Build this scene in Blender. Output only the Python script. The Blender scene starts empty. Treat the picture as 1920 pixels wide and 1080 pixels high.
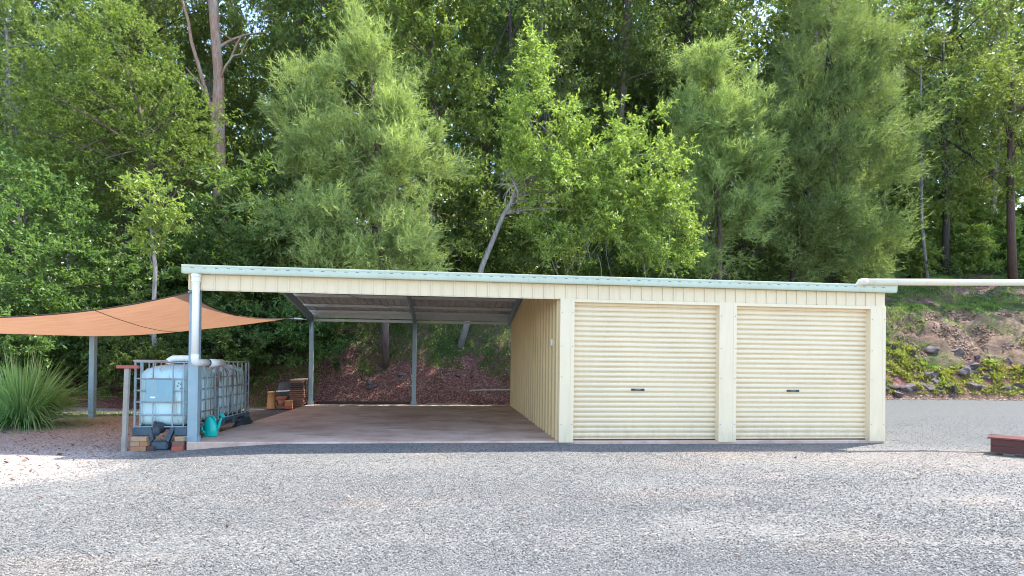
import bpy, bmesh, math, random
import numpy as np
from mathutils import Vector, Matrix

SC = bpy.context.scene
COL = SC.collection
R = math.radians

# ---------------------------------------------------------------- camera, world, sun, exposure
YAW, PITCH, ROLL = -0.1081, 0.0077, 0.0124
cam_data = bpy.data.cameras.new('camera')
cam = bpy.data.objects.new('camera', cam_data)
COL.objects.link(cam)
_r = Vector((math.cos(YAW), math.sin(YAW), 0)); _f = Vector((-math.sin(YAW), math.cos(YAW), 0)); _u = Vector((0, 0, 1))
_F = _f * math.cos(PITCH) + _u * math.sin(PITCH); _U = _u * math.cos(PITCH) - _f * math.sin(PITCH)
_R = _r * math.cos(ROLL) + _U * math.sin(ROLL); _U2 = _U * math.cos(ROLL) - _r * math.sin(ROLL)
M = Matrix((_R, _U2, -_F)).transposed().to_4x4(); M.translation = (4.365, -9.96, 1.423)
cam.matrix_world = M
cam_data.sensor_width = 36.0
cam_data.lens = 36.0 * 1059.14 / 1920.0
cam_data.shift_y = (668.62 - 540.0) / 1920.0
cam_data.clip_start = 0.05
cam_data.clip_end = 3000
SC.camera = cam

SUN_DIR = Vector((1.5, 0.65, 3.03)).normalized()
world = bpy.data.worlds.new('World'); SC.world = world; world.use_nodes = True
wn = world.node_tree.nodes; wl = world.node_tree.links
sky = wn.new('ShaderNodeTexSky'); sky.sky_type = 'NISHITA'; sky.sun_disc = False
sky.sun_elevation = math.asin(SUN_DIR.z); sky.sun_rotation = math.atan2(SUN_DIR.x, SUN_DIR.y)
sky.air_density = 1.0; sky.dust_density = 1.0; sky.ozone_density = 1.0
bg = next((n for n in wn if n.type == 'BACKGROUND'), None) or wn.new('ShaderNodeBackground')
wo = next((n for n in wn if n.type == 'OUTPUT_WORLD'), None) or wn.new('ShaderNodeOutputWorld')
wl.new(sky.outputs[0], bg.inputs['Color']); wl.new(bg.outputs[0], wo.inputs['Surface'])
bg.inputs['Strength'].default_value = 0.15
sl = bpy.data.lights.new('sun', 'SUN'); sl.energy = 2.7; sl.angle = R(0.5); sl.color = (1.0, 0.94, 0.84)
so = bpy.data.objects.new('sun', sl); COL.objects.link(so)
so.rotation_euler = SUN_DIR.to_track_quat('Z', 'Y').to_euler()
SC.view_settings.view_transform = 'Standard'; SC.view_settings.look = 'None'
SC.view_settings.gamma = 1.0; SC.view_settings.use_curve_mapping = False
SC.view_settings.exposure = 2.1
SC.cycles.max_bounces = 7; SC.cycles.diffuse_bounces = 4; SC.cycles.glossy_bounces = 2
SC.cycles.transmission_bounces = 4; SC.cycles.transparent_max_bounces = 4
SC.cycles.sample_clamp_indirect = 6.0
SC.cycles.use_denoising = True; SC.cycles.filter_width = 1.05

# ---------------------------------------------------------------- materials
def _mat(name):
    m = bpy.data.materials.new(name); m.use_nodes = True
    nt = m.node_tree
    b = nt.nodes.get('Principled BSDF')
    return m, nt, b
def N(nt, t, **kw):
    n = nt.nodes.new(t)
    for k, v in kw.items():
        if k in n.inputs.keys(): n.inputs[k].default_value = v
        else: setattr(n, k, v)
    return n
def ramp(nt, src, stops):
    n = nt.nodes.new('ShaderNodeValToRGB'); e = n.color_ramp.elements
    while len(e) < len(stops): e.new(0.5)
    for i, (p, c) in enumerate(stops):
        e[i].position = p; e[i].color = (*c, 1) if len(c) == 3 else c
    nt.links.new(src, n.inputs[0]); return n
def mix(nt, fac, a, b, typ='MIX'):
    n = nt.nodes.new('ShaderNodeMix'); n.data_type = 'RGBA'; n.blend_type = typ
    for s, i in ((fac, 0), (a, 6), (b, 7)):
        if isinstance(s, (int, float)): n.inputs[i].default_value = s
        elif isinstance(s, tuple): n.inputs[i].default_value = (*s, 1)
        else: nt.links.new(s, n.inputs[i])
    return n.outputs[2]
def math_(nt, op, a, b=None, clamp=False):
    n = nt.nodes.new('ShaderNodeMath'); n.operation = op; n.use_clamp = clamp
    for i, s in enumerate((a, b)):
        if s is None: continue
        if isinstance(s, (int, float)): n.inputs[i].default_value = s
        else: nt.links.new(s, n.inputs[i])
    return n.outputs[0]
def maprange(nt, v, a, b, c=0.0, d=1.0):
    n = nt.nodes.new('ShaderNodeMapRange'); n.inputs[1].default_value = a; n.inputs[2].default_value = b
    n.inputs[3].default_value = c; n.inputs[4].default_value = d
    nt.links.new(v, n.inputs[0]); return n.outputs[0]
def pos(nt): return nt.nodes.new('ShaderNodeNewGeometry').outputs['Position']
def sepxyz(nt, v):
    n = nt.nodes.new('ShaderNodeSeparateXYZ'); nt.links.new(v, n.inputs[0]); return n.outputs
def noise(nt, vec, scale, detail=4.0, rough=0.55):
    n = nt.nodes.new('ShaderNodeTexNoise'); n.inputs['Scale'].default_value = scale
    n.inputs['Detail'].default_value = detail; n.inputs['Roughness'].default_value = rough
    nt.links.new(vec, n.inputs['Vector']); return n.outputs['Fac']
def stretch(nt, vec, s):
    n = nt.nodes.new('ShaderNodeMapping'); n.inputs['Scale'].default_value = s
    nt.links.new(vec, n.inputs[0]); return n.outputs[0]
def bump(nt, b, h, strength=0.4, dist=0.02):
    n = nt.nodes.new('ShaderNodeBump'); n.inputs['Strength'].default_value = strength
    n.inputs['Distance'].default_value = dist
    nt.links.new(h, n.inputs['Height']); nt.links.new(n.outputs[0], b.inputs['Normal'])

def weathered(name, col, rough=0.45, metal=0.0, var=0.12, dirt=None, dirt_amt=0.35, scale=3.0, streak=True, spec=0.5, thr=(0.5, 0.78)):
    """Paint or metal with slight tonal drift, grime in streaks and small relief."""
    m, nt, b = _mat(name)
    p = pos(nt)
    n1 = noise(nt, p, scale, 5)
    lo = tuple(c * (1 - var) for c in col); hi = tuple(min(1, c * (1 + var * 0.6)) for c in col)
    c = ramp(nt, n1, [(0.3, lo), (0.7, hi)]).outputs[0]
    if dirt:
        v = stretch(nt, p, (9, 9, 0.8)) if streak else p
        n2 = noise(nt, v, 1.6, 5, 0.65)
        f = math_(nt, 'MULTIPLY', maprange(nt, n2, *thr), dirt_amt, True)
        c = mix(nt, f, c, dirt)
    nt.links.new(c, b.inputs['Base Color'])
    b.inputs['Roughness'].default_value = rough; b.inputs['Metallic'].default_value = metal
    b.inputs['Specular IOR Level'].default_value = spec
    bump(nt, b, noise(nt, p, 60, 3), 0.05, 0.01)
    return m

def leaf_mat(name, dark, light, trans=0.35, rough=0.45, yellow=None):
    m, nt, b = _mat(name)
    g = nt.nodes.new('ShaderNodeNewGeometry'); oi = nt.nodes.new('ShaderNodeObjectInfo')
    r = g.outputs['Random Per Island']
    mid = tuple((a + c) / 2 for a, c in zip(dark, light))
    st = [(0.0, dark), (0.5, mid), (0.93, light)]
    st.append((1.0, yellow or light))
    c = ramp(nt, r, st).outputs[0]
    big = noise(nt, g.outputs['Position'], 0.55, 2)
    c = mix(nt, maprange(nt, big, 0.3, 0.7, 0.0, 0.55), c, tuple(x * 0.75 for x in dark))
    mid_ = noise(nt, g.outputs['Position'], 1.6, 2)
    c = mix(nt, maprange(nt, mid_, 0.35, 0.65, 0.0, 0.45), c, tuple(min(1, x*1.25) for x in light))
    hs = nt.nodes.new('ShaderNodeHueSaturation')
    nt.links.new(maprange(nt, oi.outputs['Random'], 0, 1, 0.485, 0.515), hs.inputs['Hue'])
    nt.links.new(maprange(nt, oi.outputs['Random'], 0, 1, 0.85, 1.15), hs.inputs['Value'])
    hs.inputs['Saturation'].default_value = 0.88
    nt.links.new(c, hs.inputs['Color']); c = hs.outputs[0]
    nt.links.new(c, b.inputs['Base Color']); b.inputs['Roughness'].default_value = rough
    b.inputs['Specular IOR Level'].default_value = 0.3
    t = nt.nodes.new('ShaderNodeBsdfTranslucent')
    tc = mix(nt, 1.0, c, (1.3, 1.35, 0.7), 'MULTIPLY'); nt.links.new(tc, t.inputs['Color'])
    ms = nt.nodes.new('ShaderNodeMixShader'); ms.inputs[0].default_value = trans
    nt.links.new(b.outputs[0], ms.inputs[1]); nt.links.new(t.outputs[0], ms.inputs[2])
    nt.links.new(ms.outputs[0], nt.nodes['Material Output'].inputs['Surface'])
    return m

def bark_mat(name, a, b_, c_=None, scale=3.0):
    m, nt, b = _mat(name)
    p = pos(nt); v = stretch(nt, p, (5, 5, 0.9))
    n = noise(nt, v, scale, 6, 0.65)
    c = ramp(nt, n, [(0.3, a), (0.68, b_)]).outputs[0]
    if c_:
        c = mix(nt, maprange(nt, noise(nt, stretch(nt, p, (2, 2, 0.6)), 1.1, 4), 0.5, 0.6), c, c_)
    nt.links.new(c, b.inputs['Base Color']); b.inputs['Roughness'].default_value = 0.85
    bump(nt, b, n, 0.7, 0.05); return m

MT = {}
MT['cream'] = weathered('cream_steel', (0.82, 0.665, 0.44), 0.42, 0, 0.05, (0.42, 0.36, 0.22), 0.25, 1.2)
MT['cream_flash'] = weathered('cream_flashing', (0.84, 0.69, 0.465), 0.4, 0, 0.05, (0.5, 0.42, 0.28), 0.2, 1.4)
MT['cream_door'] = weathered('cream_door', (0.85, 0.70, 0.475), 0.4, 0, 0.04, (0.55, 0.47, 0.30), 0.18, 1.1)
def splash(m):
    nt = m.node_tree; b = nt.nodes['Principled BSDF']; src = b.inputs['Base Color'].links[0].from_socket
    p = pos(nt); z = sepxyz(nt, p)[2]
    n = noise(nt, stretch(nt, p, (6, 6, 2)), 1.5, 5, 0.65)
    f = math_(nt, 'MULTIPLY', maprange(nt, z, 0.42, 0.0), maprange(nt, n, 0.42, 0.7), True)
    nt.links.new(mix(nt, math_(nt, 'MULTIPLY', f, 0.4), src, (0.42, 0.33, 0.24)), b.inputs['Base Color'])
    return m
splash(MT['cream_door']); splash(MT['cream_flash'])
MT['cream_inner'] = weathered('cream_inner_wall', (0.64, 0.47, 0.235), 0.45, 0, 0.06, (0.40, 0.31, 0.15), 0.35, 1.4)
MT['gutter'] = weathered('pale_green_gutter', (0.55, 0.605, 0.47), 0.4, 0, 0.06, (0.30, 0.36, 0.30), 0.3, 2)
MT['slot'] = weathered('dark_slot', (0.10, 0.12, 0.11), 0.7)
MT['roof'] = weathered('roof_top_sheet', (0.55, 0.56, 0.55), 0.4, 0.3, 0.08)
MT['roof_under'] = weathered('roof_sheet', (0.58, 0.57, 0.55), 0.5, 0.15, 0.12, (0.16, 0.14, 0.12), 0.5, 1.2, False)
MT['galv'] = weathered('galvanised_steel', (0.28, 0.385, 0.43), 0.5, 0.2, 0.12, (0.25, 0.24, 0.22), 0.4, 4)
MT['galv_pale'] = weathered('purlin_steel', (0.60, 0.62, 0.58), 0.5, 0.1, 0.1)
MT['white'] = weathered('white_plastic_pipe', (0.86, 0.85, 0.82), 0.3, 0, 0.04, (0.5, 0.48, 0.42), 0.3, 3)
MT['pipe_cream'] = weathered('cream_plastic_pipe', (0.76, 0.68, 0.52), 0.35, 0, 0.05, (0.45, 0.4, 0.3), 0.3, 3)
MT['tank'] = weathered('tank_plastic', (0.50, 0.70, 0.71), 0.35, 0, 0.05, (0.30, 0.17, 0.08), 0.7, 2.2, thr=(0.54, 0.70))
MT['tank_dirty'] = weathered('streaked_tank_plastic', (0.58, 0.72, 0.73), 0.4, 0, 0.08, (0.11, 0.065, 0.03), 0.95, 2.2, thr=(0.485, 0.59))
MT['plate'] = weathered('tank_plate', (0.20, 0.36, 0.43), 0.4, 0.3, 0.06, (0.4, 0.4, 0.38), 0.3, 5)
MT['cage'] = weathered('cage_tube', (0.30, 0.37, 0.40), 0.5, 0.2, 0.2, (0.22, 0.12, 0.07), 0.8, 6, False, thr=(0.48, 0.62))
MT['black'] = weathered('black_plastic', (0.03, 0.04, 0.05), 0.5, 0, 0.3, (0.14, 0.13, 0.12), 0.5, 4, False)
MT['navy'] = weathered('pallet_plastic', (0.05, 0.09, 0.12), 0.5, 0, 0.25, (0.16, 0.15, 0.13), 0.5, 4, False)
MT['teal'] = weathered('teal_plastic', (0.0, 0.50, 0.42), 0.3, 0, 0.06)
MT['redpaint'] = weathered('oxide_red_timber', (0.085, 0.014, 0.015), 0.45, 0, 0.15, (0.10, 0.03, 0.03), 0.4, 5, False)
MT['redtop'] = weathered('oxide_red_deck', (0.13, 0.032, 0.032), 0.35, 0, 0.15, (0.20, 0.10, 0.09), 0.5, 4, False)
MT['redbar'] = weathered('red_bar', (0.40, 0.09, 0.07), 0.6, 0, 0.2)
MT['grey_timber'] = weathered('weathered_timber', (0.32, 0.30, 0.26), 0.8, 0, 0.2, (0.16, 0.15, 0.12), 0.5, 6)
MT['pink_timber'] = weathered('pinkish_timber', (0.48, 0.38, 0.33), 0.8, 0, 0.2)
MT['dark_timber'] = weathered('dark_timber', (0.055, 0.042, 0.04), 0.85, 0, 0.3)
MT['pale_timber'] = weathered('pale_timber', (0.36, 0.28, 0.22), 0.85, 0, 0.25)
MT['brick_a'] = weathered('brick_orange', (0.42, 0.20, 0.10), 0.9, 0, 0.18, (0.42, 0.32, 0.22), 0.5, 9, False)
MT['brick_b'] = weathered('brick_tan', (0.45, 0.29, 0.17), 0.9, 0, 0.18, (0.28, 0.2, 0.13), 0.5, 9, False)
MT['brick_c'] = weathered('brick_red', (0.42, 0.10, 0.06), 0.9, 0, 0.18, (0.36, 0.2, 0.15), 0.4, 9, False)
MT['paver'] = weathered('brown_paver', (0.22, 0.115, 0.085), 0.9, 0, 0.2, (0.12, 0.08, 0.06), 0.5, 7, False)
MT['paver_dark'] = weathered('dark_paver', (0.075, 0.055, 0.05), 0.9, 0, 0.25, (0.12, 0.1, 0.09), 0.4, 7, False)
MT['clay'] = weathered('clay_pipe', (0.50, 0.25, 0.10), 0.7, 0, 0.12, (0.42, 0.27, 0.16), 0.5, 5, False)
MT['terracotta'] = weathered('terracotta', (0.40, 0.135, 0.075), 0.8, 0, 0.1, (0.4, 0.25, 0.2), 0.4, 6, False)
MT['switch'] = weathered('switch_box', (0.78, 0.78, 0.74), 0.4)
MT['door_edge'] = weathered('dark_door_edge', (0.06, 0.045, 0.04), 0.8)

def sail_material():
    m, nt, b = _mat('shade_cloth')
    p = pos(nt)
    w = noise(nt, stretch(nt, p, (1, 4, 1)), 2.2, 5)
    c = ramp(nt, w, [(0.3, (0.42, 0.245, 0.155)), (0.7, (0.51, 0.315, 0.21))]).outputs[0]
    nt.links.new(c, b.inputs['Base Color']); b.inputs['Roughness'].default_value = 0.85
    bump(nt, b, noise(nt, stretch(nt, p, (2, 9, 2)), 2.5, 5), 0.35, 0.03)
    t = nt.nodes.new('ShaderNodeBsdfTranslucent')
    nt.links.new(mix(nt, 1.0, c, (1.05, 0.9, 0.78), 'MULTIPLY'), t.inputs[0])
    ms = nt.nodes.new('ShaderNodeMixShader'); ms.inputs[0].default_value = 0.33
    nt.links.new(b.outputs[0], ms.inputs[1]); nt.links.new(t.outputs[0], ms.inputs[2])
    nt.links.new(ms.outputs[0], nt.nodes['Material Output'].inputs['Surface'])
    return m
MT['pole'] = weathered('pole_steel', (0.26, 0.45, 0.60), 0.5, 0.0, 0.1)
MT['sail'] = sail_material()
MT['hem'] = weathered('sail_hem', (0.05, 0.03, 0.02), 0.8)

def yard_material(name='yard_gravel', stones=False):
    """Crushed blue-grey stone with pinkish fine-dirt patches, browner pebbles on the left."""
    m, nt, b = _mat(name)
    g = nt.nodes.new('ShaderNodeNewGeometry'); p = g.outputs['Position']
    xyz = sepxyz(nt, p)
    patch = noise(nt, stretch(nt, p, (0.45, 1.0, 1)), 0.7, 5, 0.6)
    if stones:
        oi = nt.nodes.new('ShaderNodeObjectInfo')
        cell = oi.outputs['Random']
    else:
        vo = nt.nodes.new('ShaderNodeTexVoronoi'); vo.inputs['Scale'].default_value = 42
        nt.links.new(p, vo.inputs['Vector'])
        cell = sepxyz(nt, vo.outputs['Color'])[0]
    grey = ramp(nt, cell, [(0.0, (0.055, 0.055, 0.055)), (0.12, (0.132, 0.131, 0.126)), (0.75, (0.186, 0.184, 0.175)), (1.0, (0.26, 0.255, 0.24))]).outputs[0]
    pink = ramp(nt, cell, [(0.0, (0.13, 0.103, 0.088)), (0.4, (0.232, 0.20, 0.170)), (1.0, (0.31, 0.275, 0.24))]).outputs[0]
    brown = ramp(nt, cell, [(0.0, (0.14, 0.11, 0.09)), (0.4, (0.37, 0.325, 0.29)), (1.0, (0.54, 0.49, 0.45))]).outputs[0]
    fp = maprange(nt, patch, 0.54, 0.66, 0.0, 0.75 if not stones else 0.4)
    c = mix(nt, fp, grey, pink)
    # brown pebble ground left of the slab and along the front drip line on the right
    wob = math_(nt, 'MULTIPLY', math_(nt, 'SUBTRACT', noise(nt, p, 0.9, 4), 0.5), 2.4)
    lx = math_(nt, 'ADD', math_(nt, 'ADD', xyz[0], wob), math_(nt, 'MULTIPLY', xyz[1], 0.1))
    fl = maprange(nt, lx, -0.3, -1.3)
    fy = maprange(nt, math_(nt, 'ADD', xyz[1], wob), -3.1, -2.2)
    c = mix(nt, math_(nt, 'MULTIPLY', fl, fy, True), c, brown)
    fr = math_(nt, 'MULTIPLY', maprange(nt, xyz[0], 6, 11), math_(nt, 'MULTIPLY', maprange(nt, math_(nt, 'ADD', xyz[1], wob), -2.6, -1.7), maprange(nt, xyz[1], -0.5, -0.8)))
    c = mix(nt, math_(nt, 'MULTIPLY', fr, 0.5), c, pink)
    # grey turns darker and bluer on the drive beside and behind the shed
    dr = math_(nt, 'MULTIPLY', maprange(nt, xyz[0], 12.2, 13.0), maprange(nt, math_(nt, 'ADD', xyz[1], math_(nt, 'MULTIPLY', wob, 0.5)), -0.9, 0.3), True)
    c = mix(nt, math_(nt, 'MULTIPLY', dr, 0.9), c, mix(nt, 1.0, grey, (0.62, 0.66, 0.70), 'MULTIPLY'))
    nt.links.new(c, b.inputs['Base Color']); b.inputs['Roughness'].default_value = 0.9
    b.inputs['Specular IOR Level'].default_value = 0.25
    if not stones:
        h = math_(nt, 'ADD', math_(nt, 'MULTIPLY', vo.outputs['Distance'], -0.02), math_(nt, 'MULTIPLY', noise(nt, p, 120, 3), 0.008))
        bn = nt.nodes.new('ShaderNodeBump'); bn.inputs['Strength'].default_value = 0.9; bn.inputs['Distance'].default_value = 1.0
        nt.links.new(h, bn.inputs['Height']); nt.links.new(bn.outputs[0], b.inputs['Normal'])
    return m
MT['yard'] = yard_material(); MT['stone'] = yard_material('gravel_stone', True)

def slab_material():
    m, nt, b = _mat('stained_concrete')
    p = pos(nt)
    a = noise(nt, stretch(nt, p, (0.9, 1.0, 1)), 0.8, 7, 0.65)
    c = ramp(nt, a, [(0.3, (0.42, 0.255, 0.185)), (0.5, (0.61, 0.43, 0.33)), (0.7, (0.74, 0.59, 0.485))]).outputs[0]
    d = noise(nt, stretch(nt, p, (1.0, 1.5, 1)), 1.1, 7, 0.72)
    c = mix(nt, maprange(nt, d, 0.48, 0.66, 0, 0.75), c, (0.33, 0.20, 0.155))
    s = noise(nt, p, 30, 4, 0.7)
    c = mix(nt, maprange(nt, s, 0.62, 0.8, 0, 0.5), c, (0.20, 0.15, 0.13))
    nt.links.new(c, b.inputs['Base Color']); b.inputs['Roughness'].default_value = 0.8
    bump(nt, b, s, 0.25, 0.01); return m
MT['slab'] = slab_material()

def hill_material():
    """Forest floor: red-brown mulch low down, earth and grass patches, pinkish rock band on the right bank."""
    m, nt, b = _mat('hill_soil')
    p = pos(nt); x = sepxyz(nt, p)
    f = noise(nt, p, 14, 6, 0.7); n2 = noise(nt, p, 0.55, 5, 0.6); n3 = noise(nt, stretch(nt, p, (1, 1, 2.2)), 2.4, 8, 0.75)
    mulch = ramp(nt, f, [(0.3, (0.07, 0.033, 0.03)), (0.5, (0.19, 0.085, 0.074)), (0.72, (0.34, 0.18, 0.155))]).outputs[0]
    litter = ramp(nt, f, [(0.3, (0.05, 0.034, 0.025)), (0.55, (0.16, 0.105, 0.08)), (0.75, (0.30, 0.21, 0.165))]).outputs[0]
    grass = ramp(nt, f, [(0.3, (0.02, 0.035, 0.012)), (0.7, (0.07, 0.11, 0.03))]).outputs[0]
    rock = ramp(nt, n3, [(0.3, (0.11, 0.07, 0.05)), (0.5, (0.23, 0.155, 0.11)), (0.72, (0.40, 0.285, 0.21))]).outputs[0]
    zz = math_(nt, 'ADD', x[2], math_(nt, 'MULTIPLY', math_(nt, 'SUBTRACT', n2, 0.5), 3.0))
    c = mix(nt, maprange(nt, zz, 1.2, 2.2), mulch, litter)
    gm = maprange(nt, n2, 0.47, 0.56)
    c = mix(nt, math_(nt, 'MULTIPLY', gm, maprange(nt, zz, 0.9, 1.7), True), c, grass)
    rx = maprange(nt, math_(nt, 'ADD', x[0], math_(nt, 'MULTIPLY', math_(nt, 'SUBTRACT', n2, 0.5), 5)), 28.4, 30.0)
    band = math_(nt, 'MULTIPLY', maprange(nt, zz, 1.5, 2.4), maprange(nt, zz, 5.0, 4.2))
    c = mix(nt, math_(nt, 'MULTIPLY', rx, band, True), c, rock)
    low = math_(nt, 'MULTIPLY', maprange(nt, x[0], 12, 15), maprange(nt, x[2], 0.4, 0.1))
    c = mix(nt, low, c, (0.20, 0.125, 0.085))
    nt.links.new(c, b.inputs['Base Color']); b.inputs['Roughness'].default_value = 0.95
    b.inputs['Specular IOR Level'].default_value = 0.15
    bump(nt, b, math_(nt, 'ADD', f, n3), 0.8, 0.08); return m
MT['hill'] = hill_material()

def rock_material(name, a, b_, c_):
    m, nt, b = _mat(name)
    p = pos(nt); n = noise(nt, stretch(nt, p, (1, 1, 2.5)), 2.2, 6, 0.7); f = noise(nt, p, 11, 5, 0.7)
    c = ramp(nt, n, [(0.3, a), (0.52, b_), (0.72, c_)]).outputs[0]
    c = mix(nt, maprange(nt, f, 0.5, 0.75, 0, 0.5), c, tuple(v * 0.4 for v in a))
    nt.links.new(c, b.inputs['Base Color']); b.inputs['Roughness'].default_value = 0.9
    bump(nt, b, math_(nt, 'ADD', n, f), 0.6, 0.06); return m
MT['rock'] = rock_material('bank_rock', (0.045, 0.034, 0.036), (0.12, 0.092, 0.094), (0.24, 0.195, 0.185))
MT['rock_pink'] = rock_material('exposed_rock', (0.12, 0.08, 0.065), (0.23, 0.16, 0.13), (0.40, 0.30, 0.24))

LEAF = {
 'laurel': leaf_mat('leaf_laurel', (0.055, 0.113, 0.026), (0.165, 0.268, 0.057), 0.45, 0.4),
 'wattle': leaf_mat('leaf_wattle', (0.076, 0.148, 0.022), (0.239, 0.375, 0.054), 0.4, 0.5),
 'bright': leaf_mat('leaf_bright', (0.123, 0.195, 0.027), (0.305, 0.384, 0.059), 0.42, 0.4, (0.36, 0.38, 0.07)),
 'gum': leaf_mat('leaf_gum', (0.082, 0.134, 0.031), (0.227, 0.307, 0.071), 0.4, 0.45),
 'lime': leaf_mat('leaf_lime', (0.115, 0.193, 0.030), (0.292, 0.392, 0.069), 0.42, 0.45),
 'needle': leaf_mat('needle_pale', (0.096, 0.145, 0.038), (0.402, 0.508, 0.151), 0.4, 0.55),
 'needle_dark': leaf_mat('needle_dark', (0.067, 0.106, 0.031), (0.282, 0.374, 0.102), 0.38, 0.55),
 'far': leaf_mat('leaf_far', (0.076, 0.129, 0.032), (0.252, 0.322, 0.073), 0.4, 0.5),
 'grass': leaf_mat('leaf_grass', (0.120, 0.360, 0.110), (0.330, 0.620, 0.280), 0.45, 0.4, (0.78, 0.84, 0.62)),
 'turf': leaf_mat('leaf_turf', (0.071, 0.143, 0.023), (0.200, 0.315, 0.043), 0.3, 0.5),
 'cover': leaf_mat('leaf_cover', (0.118, 0.147, 0.018), (0.371, 0.366, 0.044), 0.35, 0.4, (0.42, 0.38, 0.05)),
 'cover_lime': leaf_mat('leaf_cover_lime', (0.129, 0.238, 0.030), (0.297, 0.416, 0.040), 0.35, 0.4, (0.5, 0.5, 0.05)),
 'fern': leaf_mat('leaf_fern', (0.041, 0.084, 0.021), (0.121, 0.182, 0.042), 0.3, 0.5),
}
BARK = {
 'gum': bark_mat('bark_gum', (0.20, 0.115, 0.08), (0.48, 0.30, 0.215), (0.36, 0.30, 0.25)),
 'grey': bark_mat('bark_grey', (0.12, 0.11, 0.10), (0.32, 0.30, 0.28)),
 'dark': bark_mat('bark_dark', (0.020, 0.017, 0.015), (0.075, 0.06, 0.052)),
 'red': bark_mat('bark_red', (0.045, 0.026, 0.02), (0.13, 0.07, 0.053)),
 'pale': bark_mat('bark_pale', (0.26, 0.24, 0.22), (0.50, 0.47, 0.43)),
 'brown': bark_mat('bark_brown', (0.07, 0.05, 0.042), (0.19, 0.135, 0.115)),
}
def chip_mat(name, cols):
    m, nt, b = _mat(name)
    g = nt.nodes.new('ShaderNodeNewGeometry')
    n = len(cols)
    c = ramp(nt, g.outputs['Random Per Island'], [(i / max(1, n - 1), c) for i, c in enumerate(cols)]).outputs[0]
    nt.links.new(c, b.inputs['Base Color']); b.inputs['Roughness'].default_value = 0.85
    b.inputs['Specular IOR Level'].default_value = 0.2
    return m
MT['chips'] = chip_mat('mulch_chips', [(0.10, 0.045, 0.036), (0.29, 0.13, 0.10), (0.48, 0.25, 0.20), (0.62, 0.43, 0.36)])
MT['litter'] = chip_mat('fallen_leaf', [(0.10, 0.06, 0.04), (0.26, 0.16, 0.11), (0.42, 0.30, 0.24), (0.55, 0.45, 0.38)])

MT['rubble'] = chip_mat('rubble', [(0.08, 0.05, 0.037), (0.16, 0.105, 0.077), (0.23, 0.155, 0.115), (0.32, 0.23, 0.18)])

# ---------------------------------------------------------------- object helpers
WL = {}
def link(o, parent=None, world=(0, 0, 0)):
    w = Vector(world); COL.objects.link(o)
    if parent is not None:
        o.parent = parent; o.location = w - WL[parent.name]
    else: o.location = w
    WL[o.name] = w
    return o
def tag(o, label, cat, group=None):
    o['label'] = label; o['category'] = cat
    if group: o['group'] = group
    return o
def thing(name, label, cat, loc=(0, 0, 0), group=None):
    o = bpy.data.objects.new(name, None); o.empty_display_size = 0.2
    link(o, None, loc); return tag(o, label, cat, group)
def kind(o, k): o['kind'] = k; return o
def new_mesh(name, verts, faces, mat=None, smooth=False):
    me = bpy.data.meshes.new(name); me.from_pydata([tuple(v) for v in verts], [], faces); me.update()
    if mat: me.materials.append(mat)
    if smooth:
        for p in me.polygons: p.use_smooth = True
    return me
def piece(name, me, parent=None, loc=(0, 0, 0), rot=None, scale=None):
    o = bpy.data.objects.new(name, me); link(o, parent, loc)
    if rot: o.rotation_euler = rot
    if scale: o.scale = scale
    return o
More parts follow.
